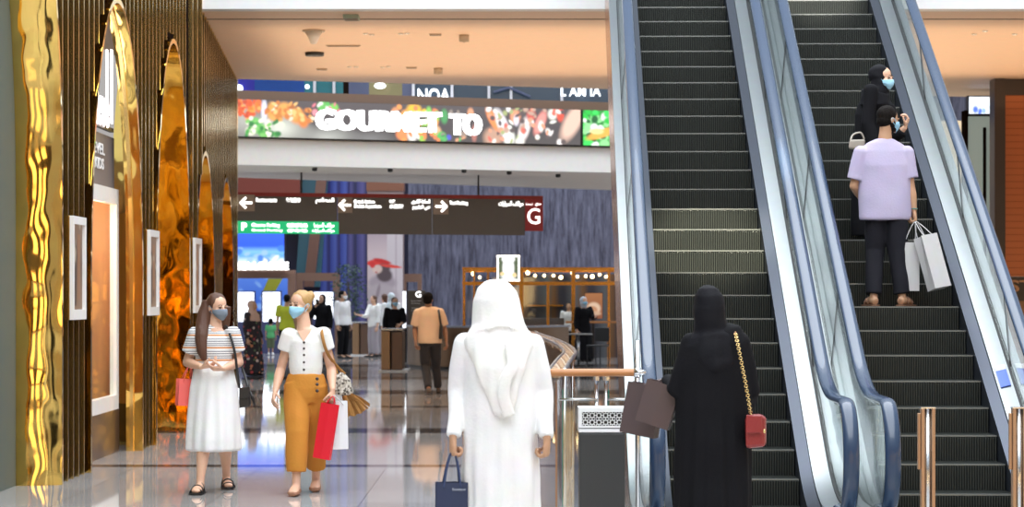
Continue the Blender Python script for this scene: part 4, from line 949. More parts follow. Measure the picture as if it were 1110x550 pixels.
put('pole', MB().tube([(q.x, MD+.05, .02), (q.x, MD+.05, q.z-hh)], .03, 12), STEEL, root, smooth=True); put('foot_plate', MB().lathe([(0, 0), (.22, 0), (.22, .02), (0, .02)], (q.x, MD+.05, 0), 24), STEEL, root)
# ------------------------------------------------------------------ people
def to_np(me):
    v = np.empty(len(me.vertices)*3); me.vertices.foreach_get('co', v); return v.reshape(-1, 3)
def set_np(me, v): me.vertices.foreach_set('co', np.ascontiguousarray(v).ravel()); me.update()

def fuse(mb, voxel, smooth=5, factor=.5):
    """melt overlapping closed shapes into one continuous skin"""
    me = tidy(mb.mesh('skin')); ob = bpy.data.objects.new('tmp', me); COL.objects.link(ob)
    r = ob.modifiers.new('r', 'REMESH'); r.mode = 'VOXEL'; r.voxel_size = voxel
    s = ob.modifiers.new('s', 'SMOOTH'); s.iterations = smooth; s.factor = factor
    dg = bpy.context.evaluated_depsgraph_get(); out = bpy.data.meshes.new_from_object(ob.evaluated_get(dg))
    bpy.data.objects.remove(ob); bpy.data.meshes.remove(me)
    out.polygons.foreach_set('use_smooth', [True]*len(out.polygons)); return out

def folds(me, cx, cy, ztop, zbot, amp, ks=(5, 8, 13), seed=1, sway=2.0):
    """long vertical folds that deepen towards the hem"""
    g = random.Random(seed); v = to_np(me)
    th = np.arctan2(v[:, 1]-cy, v[:, 0]-cx); k = np.clip((ztop-v[:, 2])/(ztop-zbot), 0, 1)**.8
    f = sum(g.uniform(.5, 1)/len(ks)*np.sin(q*th+g.uniform(0, 6)+.5*np.sin(v[:, 2]*sway*g.uniform(.6, 1.4)+g.uniform(0, 6))) for q in ks)
    rr = np.hypot(v[:, 0]-cx, v[:, 1]-cy)+1e-6
    v[:, 0] += amp*k*f*(v[:, 0]-cx)/rr; v[:, 1] += amp*k*f*(v[:, 1]-cy)/rr; set_np(me, v); return me
def wrinkle(me, amp, sc=(9, 9, 6), seed=0, z0=-9, z1=99):
    v = to_np(me); n = np.empty(len(me.vertices)*3); me.vertices.foreach_get('normal', n); n = n.reshape(-1, 3)
    f = np.array([noise.noise(Vector((p[0]*sc[0]+seed*7.1, p[1]*sc[1], p[2]*sc[2]))) if z0 < p[2] < z1 else 0 for p in v])
    set_np(me, v+n*(amp*f)[:, None]); return me

def frame(center, yaw, pitch=0, roll=0, s=1.0):
    """local axes: -y looks forward, z up; yaw 0 looks at the camera, positive turns to the picture's right"""
    return Matrix.Translation(center) @ Matrix.Rotation(yaw, 4, 'Z') @ Matrix.Rotation(pitch, 4, 'X') @ Matrix.Rotation(roll, 4, 'Y') @ Matrix.Scale(s, 4)

def add_head(mb, M):
    mb.ball((0, .07, .13), (.33, .41, .37), M, 24, 16); mb.ball((0, -.06, -.10), (.275, .33, .33), M, 24, 16)
    mb.ball((0, -.13, -.29), (.20, .235, .19), M, 20, 12); mb.ball((0, -.31, -.40), (.09, .075, .07), M, 12, 8)
    mb.tube([M @ Vector((0, -.36, .05)), M @ Vector((0, -.42, -.06)), M @ Vector((0, -.455, -.13)), M @ Vector((0, -.37, -.165))], [.03*M.median_scale, .042*M.median_scale, .062*M.median_scale, .04*M.median_scale], 10)
    for s in (-1, 1):
        mb.ball((s*.325, .06, -.03), (.035, .085, .13), M, 12, 8); mb.ball((s*.12, -.345, .075), (.105, .045, .03), M, 12, 8); mb.ball((s*.17, -.25, -.1), (.09, .09, .09), M, 12, 8)
    mb.ball((0, -.36, -.235), (.095, .045, .022), M, 12, 8); mb.ball((0, -.355, -.275), (.08, .045, .025), M, 12, 8)

def add_hand(mb, wrist, dirv, palm, thumb, size=.18, curl=.5, wr=.024):
    """palm with four unequal fingers bent towards `palm` and a thumb leaving its `thumb` side"""
    d = Vector(dirv).normalized(); p = Vector(palm); p = (p-d*p.dot(d)).normalized(); t = d.cross(p)
    if t.dot(Vector(thumb)) < 0: t = -t
    w = Vector(wrist); L_ = size; r = L_*.046
    mb.tube([w-d*L_*.12, w+d*L_*.05, w+d*L_*.22, w+d*L_*.42, w+d*L_*.5], [(wr, wr*.85), (L_*.15, L_*.10), (L_*.21, L_*.095), (L_*.22, L_*.085), (L_*.18, L_*.06)], 14, side=t)
    for k, (o, l) in enumerate(((.165, .42), (.055, .47), (-.055, .44), (-.16, .35))):
        base = w+d*L_*(.46-.02*abs(k-1))+t*L_*o; pts = [base-d*L_*.08]; a = .12+.1*k*.3; q = base; pts.append(q)
        for sg, fr in ((.42, 1), (.33, 1.25), (.25, 1.0)):
            a += curl*fr; dv = (d*math.cos(a)+p*math.sin(a)+t*(o*.25)).normalized(); q = q+dv*L_*l*sg*1.08; pts.append(q)
        mb.tube(smooth_path(pts, 3), [r*(1.06-.28*i/(len(pts)*3-3)) for i in range(len(pts)*3-2)], 9)
    b = w+d*L_*.14+t*L_*.15+p*L_*.04; dv = (d*.65+t*.62+p*.42).normalized(); dv2 = (d*.85+t*.18+p*.55*(.6+curl)).normalized()
    mb.tube([b-dv*L_*.06, b+dv*L_*.16, b+dv*L_*.22+dv2*L_*.10, b+dv*L_*.22+dv2*L_*.24], [r*1.5, r*1.35, r*1.12, r*.9], 9)

SKIN = {}
def skin(name, c):
    m = mat('skin_'+name, c, .5); m.node_tree.nodes['Principled BSDF'].inputs['Subsurface Weight'].default_value = .08
    m.node_tree.nodes['Principled BSDF'].inputs['Subsurface Radius'].default_value = (.02, .008, .004); return m

def pose(px, d, z0, H, yaw, over=None):
    """a standing skeleton; joints named for the person's own right (r) and left (l)"""
    x0 = (px-555)/F*d; J = {}
    R_ = Matrix.Rotation(yaw, 3, 'Z')
    std = dict(hip=(.052, 0, .515), knee=(.055, -.012, .285), ankle=(.055, .012, .045), toe=(.066, -.12, .018), sh=(.108, .005, .812), elbow=(.135, .012, .632), wrist=(.142, -.03, .485))
    for k, (x, y, z) in std.items():
        for s, q in ((-1, 'r'), (1, 'l')): J[k+'_'+q] = Vector((x0, d, z0)) + R_ @ Vector((s*x*H, y*H, z*H))
    J['neck'] = Vector((x0, d, z0))+R_ @ Vector((0, .008*H, .845*H)); J['head'] = Vector((x0, d, z0))+R_ @ Vector((0, -.008*H, .932*H))
    for k, v in (over or {}).items(): J[k] = Vector(v)
    J['H'] = H; J['fwd'] = R_ @ Vector((0, -1, 0)); J['x0'] = x0; J['d'] = d; J['z0'] = z0; J['yaw'] = yaw
    return J

def torso_rows(J, k=1.0, add=0.0, wide=1.0):
    H = J['H']; hm = (J['hip_r']+J['hip_l'])/2; sm = (J['sh_r']+J['sh_l'])/2; out = []
    for t, rx, ry in ((-.17, .07, .05), (-.10, .088, .062), (0, .098, .066), (.2, .088, .060), (.42, .076, .053), (.65, .088, .062), (.82, .098, .063), (.93, .098, .055), (1.0, .078, .046), (1.08, .046, .040)):
        out.append((hm.lerp(sm, t) if t <= 1 else sm.lerp(J['neck'], (t-1)*8), (rx*H*k*wide+add, ry*H*k+add)))
    return out
def side_of(J): return (J['sh_l']-J['sh_r']).normalized()

def build_body(J, root, sk, hv=.0045, bv=.010, hyaw=None, hpitch=0, hroll=0, hh=None, hands=(('r', None, .5), ('l', None, .5)), eyes=True, tor=.82, ua=.84, th=.80, ca=1.0, fa=1.0):
    H = J['H']; hh = hh or .132*H; sd = side_of(J); parts = []
    b = MB(); rows = torso_rows(J)
    b.tube([r[0] for r in rows], [(r[1][0]*(tor if i < 8 else 1), r[1][1]*(tor if i < 8 else 1)) for i, r in enumerate(rows)], 24, side=sd)
    M = frame(J['head'], J['yaw'] if hyaw is None else hyaw, hpitch, hroll, hh)
    nk = J['neck']; hb = M @ Vector((0, .12, -.18))
    b.tube([nk-Vector((0, 0, .04*H)), nk.lerp(hb, .5), hb], [.040*H, .031*H, .030*H], 16)
    for q in 'rl':
        s, e, w_ = J['sh_'+q], J['elbow_'+q], J['wrist_'+q]
        b.ball(s, .036*H*ua); b.tube([s, s.lerp(e, .35), s.lerp(e, .6), e], [.034*H*ua, .030*H*ua, .027*H*max(ua, .9), .024*H*max(fa, .85)], 14); b.ball(e, .0245*H*max(fa, .85))
        b.tube([e, e.lerp(w_, .3), e.lerp(w_, .75), w_], [.024*H*fa, .0255*H*fa, .018*H, .0145*H], 14)
        h, k, a, tt = J['hip_'+q], J['knee_'+q], J['ankle_'+q], J['toe_'+q]
        b.tube([h+Vector((0, 0, .03*H)), h.lerp(k, .25), h.lerp(k, .6), k], [.056*H*th, .054*H*th, .043*H*th, .034*H*min(1, (th+ca)/1.8)], 16); b.ball(k, .033*H*min(1, (th+ca)/1.8))
        fwd = (tt-a); fwd.z = 0; fwd.normalize(); back = -fwd*.012*H
        b.tube([k, k.lerp(a, .28)+back, k.lerp(a, .55)+back*.6, k.lerp(a, .85), a], [.032*H*ca, .036*H*ca, .029*H*ca, .021*H, .021*H], 16)
        fs = fwd.cross(Vector((0, 0, 1))); heel = a-fwd*.024*H; zf = a.z-.045*H; zt = tt.z-.018*H
        b.tube([heel+Vector((0, 0, zf+.022*H-heel.z)), a+Vector((0, 0, -.012*H)), a.lerp(tt, .45)+Vector((0, 0, -.004*H)), a.lerp(tt, .8)-Vector((0, 0, .002*H)), tt], [(.018*H, .020*H), (.022*H, .026*H), (.025*H, .020*H), (.026*H, .014*H), (.018*H, .009*H)], 14, side=fs)
    parts.append(fuse(b, bv, 3))
    hd = MB(); add_head(hd, M); hd.tube([nk.lerp(hb, .3), hb], [.031*H, .030*H], 16); parts.append(fuse(hd, hv, 2))
    for q, dv, cu in hands:
        w_ = J['wrist_'+q]; e = J['elbow_'+q]; dd = Vector(dv) if dv is not None else (w_-e)
        mid = (J['hip_r']+J['hip_l'])/2; inward = mid-w_; inward.z = 0
        pal, th = J.get('palm_'+q, inward), J.get('thumb_'+q, J['fwd'])
        m_ = MB(); add_hand(m_, w_, dd, pal, th, .108*H, cu, .0145*H); parts.append(fuse(m_, max(.0032, hv*.75), 1, .4))
    me = join_meshes(parts); me.polygons.foreach_set('use_smooth', [True]*len(me.polygons))
    put('body', me, sk, root)
    if eyes:
        for s in (-1, 1):
            put('eye', MB().ball((s*.125, -.352, .015), (.052, .03, .02), M, 10, 6), mat('eye_dark', (.05, .035, .03), .2), root, smooth=True)
            put('eyebrow', MB().tube([M @ Vector((s*.06, -.385, .10)), M @ Vector((s*.13, -.385, .125)), M @ Vector((s*.20, -.335, .105))], .014*hh, 6), mat('brow_brown', (.06, .035, .025), .7), root, smooth=True)
    J['M'] = M; J['hh'] = hh
    return J

def mask(J, root, c, name='mask'):
    M = J['M']; vs = []; nu, nv = 18, 10
    for j in range(nv+1):
        t = j/nv
        for i in range(nu+1):
            a = (i/nu-.5)*2; an = a*1.36
            top = -.02-.07*abs(a)**1.5; bot = -.47+.20*abs(a)**1.6; z = top+(bot-top)*t
            bul = .05*math.sin(PI*t)*(1-abs(a)**2)+.06*math.exp(-((a/.25)**2))*math.exp(-((t-.2)/.3)**2)
            w_ = 1-.28*max(0, t-.55)/.45
            vs.append(M @ Vector(((.325+bul*.3)*w_*math.sin(an), -.03-(.405+bul)*w_**.6*math.cos(an), z)))
    fs = [(j*(nu+1)+i, j*(nu+1)+i+1, (j+1)*(nu+1)+i+1, (j+1)*(nu+1)+i) for j in range(nv) for i in range(nu)]
    me = tidy(MB().add(vs, fs).mesh(name), True); o = put(name, me, c, root)
    s = o.modifiers.new('solid', 'SOLIDIFY'); s.thickness = .004
    for s_ in (-1, 1): put('ear_loop', MB().tube(smooth_path([M @ Vector((s_*.31, -.12, -.08)), M @ Vector((s_*.345, .02, .04)), M @ Vector((s_*.35, .13, -.02)), M @ Vector((s_*.315, -.10, -.24))], 4), .012*J['hh'], 6), c, o, smooth=True)
    return o

def mid_rows(px_rows, d, seg=None):
    """(py, px_left, px_right, half depth, shift in depth) -> centres and radii"""
    pts = []; rad = []
    for r in px_rows:
        py, a, b_, ry = r[:4]; dd = r[4] if len(r) > 4 else 0
        pts.append(P((a+b_)/2, py, d)+Vector((0, dd, 0))); rad.append(((b_-a)/2*d/F, ry))
    return pts, rad
def cloth(name, root, m, px_rows=None, d=None, tubes=(), balls=(), vox=.009, fold=None, wr=None, smooth=4, label=None, J=None, rows=None, boxes=None):
    mb = MB()
    if px_rows: pts, rad = mid_rows(px_rows, d); mb.tube(pts, rad, 36, side=(1, 0, 0))
    if rows: mb.tube([r[0] for r in rows], [r[1] for r in rows], 32, side=side_of(J))
    for pts, rad in tubes: mb.tube(pts, rad, 18)
    for c, r in balls: mb.ball(c, r)
    me = fuse(mb, vox, smooth)
    if fold: folds(me, *fold[0], **fold[1])
    if wr: wrinkle(me, *wr[0], **wr[1]) if isinstance(wr, tuple) and isinstance(wr[0], tuple) else wrinkle(me, wr)
    return put(name, me, m, root, label=label)

def sleeve(J, q, t0, r0, r1, start=0.0, full=0.0):
    """tube down the upper arm to fraction t0 (and on down the forearm to `full`)"""
    s, e, w_ = J['sh_'+q], J['elbow_'+q], J['wrist_'+q]; H = J['H']
    u = (s-e).normalized()*H; top = [s+u*.040, s+u*.030, s+u*.014]; tr_ = [r0*.45*H, r0*.80*H, r0*.99*H]
    pts = top+[s.lerp(e, .4), s.lerp(e, t0)]; rad = tr_+[(r0+r1)/2*H, r1*H]
    if full: pts = top+[s, s.lerp(e, .5), e, e.lerp(w_, .5), e.lerp(w_, full)]; rad = tr_+[r0*H, r0*.95*H, (r0+r1)/2*H, r1*1.02*H, r1*H]
    return pts, rad
def trousers(name, J, root, m, hem_r, hem_l, wr_=.06, hem_w=.045, vox=.009, k=1.0, wz=.42, label=None, foldamp=.004):
    H = J['H']; mb = MB(); hm = (J['hip_r']+J['hip_l'])/2; sm = (J['sh_r']+J['sh_l'])/2
    mb.tube([hm.lerp(sm, t) for t in (-.22, -.1, .05, .2, wz)], [(.085*H*k, .070*H*k), (.105*H*k, .078*H*k), (.108*H*k, .078*H*k), (.098*H*k, .07*H*k), (.085*H*k, .062*H*k)], 28, side=side_of(J))
    for q, f in (('r', hem_r), ('l', hem_l)):
        h, kn, a = J['hip_'+q], J['knee_'+q], J['ankle_'+q]
        mb.tube([h+Vector((0, 0, .03*H)), h.lerp(kn, .3), h.lerp(kn, .7), kn, kn.lerp(a, f*.5), kn.lerp(a, f)], [wr_*H, wr_*H*.98, (wr_*.75+hem_w*.25)*H, (wr_+hem_w)/2*.95*H, (wr_*.25+hem_w*.75)*H, hem_w*H], 20)
    me = fuse(mb, vox, 4); wrinkle(me, foldamp, (12, 12, 5), 3)
    return put(name, me, m, root, label=label)
def shoe(J, root, q, m, name='shoe', h=.03, k=1.0):
    a, tt = J['ankle_'+q], J['toe_'+q]; H = J['H']; f = (tt-a); f.z = 0; f.normalize(); s = f.cross(Vector((0, 0, 1))); zs = J['z0'] if abs(a.z-.045*H-J['z0']) < .02 else a.z-.045*H
    mb = MB(); zz = lambda p, z: Vector((p.x, p.y, zs+z))
    heel = a-f*.035*H; tip = tt+f*.012*H
    mb.tube([zz(heel-f*.004*H, .022), zz(heel+f*.02*H, .03+h*.5), zz(a.lerp(tt, .35), .03+h*.5), zz(a.lerp(tt, .75), .028), zz(tip, .02)], [(.018*H*k, .018), (.024*H*k, .028+h*.5), (.027*H*k, .028+h*.5), (.031*H*k, .026), (.018*H*k, .016)], 16, side=s)
    return put(name, fuse(mb, .006, 2), m, root)
def sandal(J, root, q, m, straps=2):
    a, tt = J['ankle_'+q], J['toe_'+q]; H = J['H']; f = (tt-a); f.z = 0; f.normalize(); s = f.cross(Vector((0, 0, 1))); zs = a.z-.045*H
    z = lambda p, h: Vector((p.x, p.y, zs+h)); heel = a-f*.042*H; tip = tt+f*.02*H; n = 14; poly = []
    for k in range(n): an = PI*k/(n-1); poly.append(z(tip-f*.03*H+f*.03*H*math.sin(an)+s*.034*H*math.cos(an), .001))
    for k in range(n): an = PI*k/(n-1); poly.append(z(heel+f*.02*H-f*.02*H*math.sin(an)-s*.024*H*math.cos(an), .001))
    o = put('sandal', MB().prism(poly, (0, 0, .014)), m, root)
    mb = MB()
    for t, w_, hh in ((.15, .025, .058), (.55, .030, .047), (.82, .031, .03))[:straps+1]:
        c = a.lerp(tt, t); mb.tube([z(c, .004)+s*(w_*1.1*H*math.cos(PI*k/8))+Vector((0, 0, hh*H*math.sin(PI*k/8)*.95)) for k in range(9)], .006, 8)
    put('strap', mb, m, o, smooth=True)
    return o

def person(px, d, z0, label, group=None):
    return empty('person', ((px-555)/F*d, d, z0), label, 'person', group)

# ------------------------------------------------------------------ bags
def shopping_bag(name, top, wd, dp, h, m, label, hm=None, rot=(0, 0, 0), hang=.16, group=None, handle_gap=.5, grip=None, hr=.004):
    """paper carrier; `top` is the middle of its rim, rot (yaw, pitch, roll) turns it about there"""
    M = Matrix.Translation(top) @ Matrix.Rotation(rot[0], 4, 'Z') @ Matrix.Rotation(rot[1], 4, 'X') @ Matrix.Rotation(rot[2], 4, 'Y')
    root = empty(name, M @ Vector((0, 0, -h)), label, 'bag', group)
    mb = MB(); w2, d2 = wd/2, dp/2; n = 6
    def ring(z, pinch): return [M @ Vector(p) for p in ((-w2, -d2, z), (0, -d2-.004, z), (w2, -d2, z), (w2-pinch, 0, z), (w2, d2, z), (0, d2+.004, z), (-w2, d2, z), (-w2+pinch, 0, z))]
    mb.rings([ring(-h, 0), ring(-h*.7, .006), ring(-h*.3, .02), ring(0, .03)], 8, False); mb.f.append(tuple(range(8))[::-1])
    o = put('carrier', mb, m, root); s = o.modifiers.new('solid', 'SOLIDIFY'); s.thickness = .003
    for sg in (-1, 1):
        a, b_ = Vector((-w2*handle_gap, sg*d2, -.03)), Vector((w2*handle_gap, sg*d2, -.03))
        if grip is not None:
            gl_ = M.inverted() @ Vector(grip); pts = [a, a.lerp(gl_, .6)+Vector((-.01, 0, 0)), gl_, b_.lerp(gl_, .6)+Vector((.01, 0, 0)), b_]
        else: pts = [a, Vector((-w2*handle_gap*.9, sg*d2*.6, hang*.6)), Vector((0, sg*d2*.3, hang)), Vector((w2*handle_gap*.9, sg*d2*.6, hang*.6)), b_]
        put('handle', MB().tube([M @ p for p in smooth_path(pts, 5)], hr, 8), hm or m, root, smooth=True)
    return root, M
FAB = lambda n, c, r=.85: mat(n, c, r, bump=(60, .12, (1, 1, 1), 2))
def dull(m):
    m.node_tree.nodes['Principled BSDF'].inputs['Specular IOR Level'].default_value = .12; return m
LIGHT = skin('fair', (.72, .43, .30)); TAN = skin('tan', (.55, .31, .19)); BROWN = skin('brown', (.36, .18, .10))
WHITEC = FAB('white_cotton', (.86, .86, .87)); BLACKC = dull(FAB('black_crepe', (.007, .007, .009), .8)); LIN = FAB('white_linen', (.88, .87, .85))

def hair_cap(J, root, m, extra=(), balls=(), label=None, size=1.0, back=.0, vox=.006):
    M = J['M']; mb = MB()
    mb.ball((0, .125+back, .17), (.372*size, .41*size, .385*size), M, 24, 16); mb.ball((0, .22, -.05), (.33*size, .29*size, .30), M, 20, 12)
    for c, r in balls: mb.ball(c, r, M, 16, 10)
    for pts, rad in extra: mb.tube(smooth_path([Vector(p) for p in pts], 4), [rad[min(len(rad)-1, int(i/4))]+(rad[min(len(rad)-1, int(i/4)+1)]-rad[min(len(rad)-1, int(i/4))])*(i % 4)/4 for i in range(4*(len(pts)-1)+1)], 14)
    me = fuse(mb, vox, 2); wrinkle(me, .004, (40, 40, 8), 5)
    return put('hair', me, m, root, label=label)
def hijab(J, root, m, drape=True, name='headscarf', vox=.008, open_face=True):
    M = J['M']; mb = MB(); hh = J['hh']; H = J['H']
    mb.ball((0, .185, .13), (.42, .46, .45), M, 24, 16)
    for s in (-1, 1): mb.ball((s*.26, .12, -.25), (.15, .30, .32), M, 16, 10)
    mb.ball((0, .05, -.60), (.36, .36, .24), M, 20, 12)
    nk = J['neck']; sm = (J['sh_r']+J['sh_l'])/2
    if drape: mb.tube([M @ Vector((0, .08, -.35)), nk+Vector((0, 0, .02)), sm+Vector((0, 0, .01)), sm-Vector((0, 0, .07*H)), sm-Vector((0, 0, .10*H))], [(.08*H/1.6*1.1, .09), (.085, .09), (.125*H*.85, .075*H), (.125*H, .085*H), (.09*H, .07*H)], 24, side=side_of(J))
    me = fuse(mb, vox, 4); wrinkle(me, .007, (10, 10, 16), 2)
    return put(name, me, m, root)

# ---- woman with long brown hair and patterned top
d = 19.0
W = lambda px, py, dd=0: P(px, py, d+dd)
gz = lambda px, dd, z: Vector(((px-555)/F*(d+dd), d+dd, z))
J = pose(232, d, 0, 1.67, .1, dict(sh_r=W(212, 364), sh_l=W(252, 362.5), neck=W(233, 353), head=W(236, 333.5), elbow_r=W(203, 393, .05), wrist_r=W(219, 398, -.2), elbow_l=W(259, 393, .05), wrist_l=W(242, 400, -.22),
    hip_r=W(222, 424), hip_l=W(242, 424), knee_r=W(221, 472, -.10), ankle_r=gz(217, -.16, .076), toe_r=gz(211.5, -.32, .03), knee_l=W(244, 470, .1), ankle_l=gz(245.5, .36, .085), toe_l=gz(248, .20, .03)))
root = person(232, d, 0, 'woman with long brown hair, banded top and white skirt walking beside the gold wall')
J['palm_r'] = (0, .3, 1); J['thumb_r'] = (0, -.3, 1); J['palm_l'] = (0, .5, 1); J['thumb_l'] = (0, -.5, .8)
build_body(J, root, LIGHT, hyaw=.72, hpitch=.08, hh=.222, hands=(('r', (1, -.1, .15), .45), ('l', (-1, -.1, .02), .35)))
bands = ramp_mat('banded_knit', [(0, (.80, .80, .80)), (.10, (.16, .16, .19)), (.17, (.82, .82, .82)), (.28, (.16, .16, .19)), (.34, (.70, .70, .72)), (.45, (.82, .82, .82)), (.55, (.62, .25, .08)), (.68, (.82, .82, .82)), (.76, (.20, .20, .24)), (.83, (.8, .8, .8)), (.9, (.35, .35, .38))], 'Z', 9.6, .0, .85)
cloth('knit_top', root, bands, [(354.5, 226, 243, .055), (359, 214, 250, .07), (368, 210, 252, .10), (382, 212, 252, .105), (396, 212, 252, .10)], d, tubes=[sleeve(J, 'r', .62, .042, .046), sleeve(J, 'l', .62, .042, .046)], vox=.008, wr=.006)
cloth('skirt', root, WHITEC, [(391, 213, 251, .10), (400, 210, 253, .12), (420, 206, 257, .15), (450, 204, 259, .18), (475, 203, 260, .20), (487, 203, 260, .20), (489, 206, 257, .18)], d, vox=.009, fold=((W(232, 0).x, d, 1.05, .35, .03), dict(ks=(4, 7, 11), seed=4)))
HB = mat('chestnut_hair', (.10, .04, .022), .45, bump=(30, .4, (6, 6, .5), 3))
hair_cap(J, root, HB, extra=[([W(226, 327, .02), W(221, 345, .0), W(219, 365, -.06), W(219, 380, -.09), W(222, 391, -.10)], [.05, .062, .06, .045, .02]), ([W(240, 332, .12), W(238, 352, .13), W(233, 368, .13), W(230, 380, .12)], [.08, .085, .08, .04])])
mask(J, root, mat('grey_cloth_mask', (.20, .24, .30), .8))
SB = mat('black_leather', (.014, .013, .014), .4)
for q in 'rl': sandal(J, root, q, SB)
shopping_bag('coral_bag', W(202, 411, .02), .15, .07, .225, mat('coral_paper', (.88, .15, .13), .5), 'coral red paper bag hanging from the arm of the brown haired woman', rot=(.5, 0, .05), grip=W(206, 396, -.03), handle_gap=.5)
br_ = empty('shoulder_bag', W(265, 443, .05), 'small black shoulder bag at the hip of the brown haired woman', 'bag')
put('bag_body', MB().prism([W(258.5, 443, 0), W(271, 441, 0), W(269.5, 420, 0), W(259.5, 422, 0)], (0, .10, 0)), SB, br_, bevel=.012)
put('flap', MB().prism([W(259, 433, -.012), W(270.5, 431, -.012), W(270, 419, -.012), W(259.3, 421, -.012)], (0, .01, 0)), SB, br_, bevel=.004)
put('strap', MB().tube(smooth_path([W(259.5, 421, .05), W(257.5, 405, -.09), W(254, 380, -.11), W(247.5, 358, -.05), W(244, 354, .06), W(251, 370, .13), W(263, 400, .14), W(269, 420, .06)], 5), [(.011, .004)]*36, 8), SB, br_, smooth=True)
put('tassel', MB().tube([W(271, 424, .03), W(274, 432, .03), W(276, 440, .04)], [.006, .014, .01], 8), SB, br_, smooth=True)

# ---- blonde woman in ochre trousers
d = 18.9
J = pose(331, d, 0, 1.70, -.05, dict(sh_r=W(314, 365), sh_l=W(350, 364), neck=W(330, 353), head=W(325, 331), elbow_r=W(304.5, 400, .06), wrist_r=W(298, 426, -.1), elbow_l=W(359, 400, .06), wrist_l=W(360.5, 424, -.12),
    hip_r=W(322, 424), hip_l=W(341, 424), knee_r=W(322, 470, -.15), ankle_r=gz(321, -.2, .078), toe_r=gz(317, -.37, .03), knee_l=W(343, 468, .08), ankle_l=gz(342.5, .22, .085), toe_l=gz(341, .05, .03)))
root = person(331, d, 0, 'blonde woman in a white buttoned top and wide ochre trousers carrying bags')
build_body(J, root, LIGHT, hyaw=-.62, hpitch=.05, hh=.228, hands=(('r', None, .35), ('l', (.02, -.1, -1), 1.0)), ca=.9)
cloth('buttoned_top', root, LIN, [(357, 321, 339, .055, .02), (361, 315, 349, .07), (370, 311.5, 351.5, .105), (386, 313, 350, .105), (398, 313, 350, .10), (406, 314.5, 348.5, .092), (414, 316, 347, .085)], d, tubes=[sleeve(J, 'r', .42, .044, .045), sleeve(J, 'l', .42, .044, .045)], vox=.008, wr=.006)
put('neck_opening', MB().prism([W(322, 358.5, -.072), W(337, 358.5, -.072), W(329, 371, -.109)], (0, .006, 0)), LIGHT, root)
for y, dd in ((371.5, .108), (378, .109), (385, .108), (393, .105), (401, .099)): put('button', MB().ball(W(329.5, y, -dd), (.010, .005, .010), None, 10, 6), mat('button_brown', (.05, .035, .03), .4), root, smooth=True)
OCH = FAB('ochre_twill', (.56, .22, .025))
T_ = trousers('wide_trousers', J, root, OCH, .74, .74, .066, .049, foldamp=.008, wz=.31)
for y, dd in ((411, .142), (417, .145), (424, .145)): put('button', MB().ball(W(343.8, y, -dd), (.014, .012, .014), None, 10, 6), MATS['button_brown'], root, smooth=True)
HBL = mat('blonde_hair', (.52, .31, .12), .45, bump=(30, .4, (6, 6, .5), 3))
hair_cap(J, root, HBL, balls=[((.03, .55, .30), (.20, .18, .19))], size=1.0)
put('hair_tie', MB().tube([J['M'] @ Vector((.03+.16*math.cos(k*PI/8), .42, .25+.16*math.sin(k*PI/8))) for k in range(16)], .006, 8, closed=True), mat('coral_tie', (.6, .15, .12), .6), root, smooth=True)
mask(J, root, mat('pale_blue_mask', (.35, .66, .86), .7))
MU = mat('brown_suede', (.30, .14, .08), .7)
for q in 'rl': shoe(J, root, q, MU, 'mule', .012)
RP = mat('red_plastic', (.78, .02, .04), .22); WP = mat('white_bag_paper', (.80, .83, .86), .45)
shopping_bag('red_bag', W(358, 438, -.18), .145, .05, .46, RP, 'glossy red carrier bag in the blonde woman\'s hand', rot=(-.25, 0, .16), grip=W(361, 430, -.2), handle_gap=.5)
rb = [o for o in bpy.data.objects if o.name.startswith('red_bag')][0]
_rm = Matrix.Translation(W(358, 438, -.18)) @ Matrix.Rotation(-.25, 4, 'Z') @ Matrix.Rotation(.16, 4, 'Y')
put('lettering', text_mesh('SALE', (_rm.to_3x3() @ Vector((1, 0, 0))), (_rm.to_3x3() @ Vector((0, 0, 1))), _rm @ Vector((-.045, -.033, -.40)), .09, .05, .002, .01), mat('dull_red_print', (.50, .02, .03), .4), rb) if False else None
shopping_bag('white_bag', W(367, 435, -.06), .14, .06, .40, WP, 'crumpled white carrier bag beside the red one in her hand', rot=(.2, 0, -.02), grip=W(361.5, 429, -.18), handle_gap=.5)
sb = empty('snakeskin_bag', W(372, 430, .1), 'snakeskin shoulder bag with long brown fringe behind the blonde woman\'s arm', 'bag')
SN = spots_mat('snakeskin', (.46, .42, .36), [(.08, .07, .06), (.60, .56, .48), (.20, .17, .14), (.7, .66, .6)], 55, .5, .6)
put('bag_body', MB().prism([W(360, 424, .04), W(368, 430, .04), W(383, 428, .04), W(379, 412, .04), W(370, 403, .04), W(362, 408, .04)], (0, .12, 0)), SN, sb, bevel=.02)
FR = FAB('fringe_suede', (.40, .19, .05)); g = random.Random(2); fr = MB()
for k in range(26):
    t = k/25; a = W(372+9*t, 429.5-2*t, .03+.11*g.random()); b_ = W(374+27*t+g.uniform(-1, 1), 452-12*t*t+g.uniform(-2, 2), .06+.1*g.random()); fr.tube([a, a.lerp(b_, .5)+Vector((0, 0, .01)), b_], [(.012, .004), (.012, .004), (.009, .003)], 5)
put('fringe', fr, FR, sb)
put('strap', MB().tube(smooth_path([W(365, 406, .08), W(361, 390, .12), W(355, 370, .10), W(350, 357, .05), W(348.5, 358, -.055), W(351, 372, -.11), W(356, 385, -.06), W(364, 396, .05), W(374, 406, .08)], 5), [(.014, .004)]*41, 8), FR, sb, smooth=True)

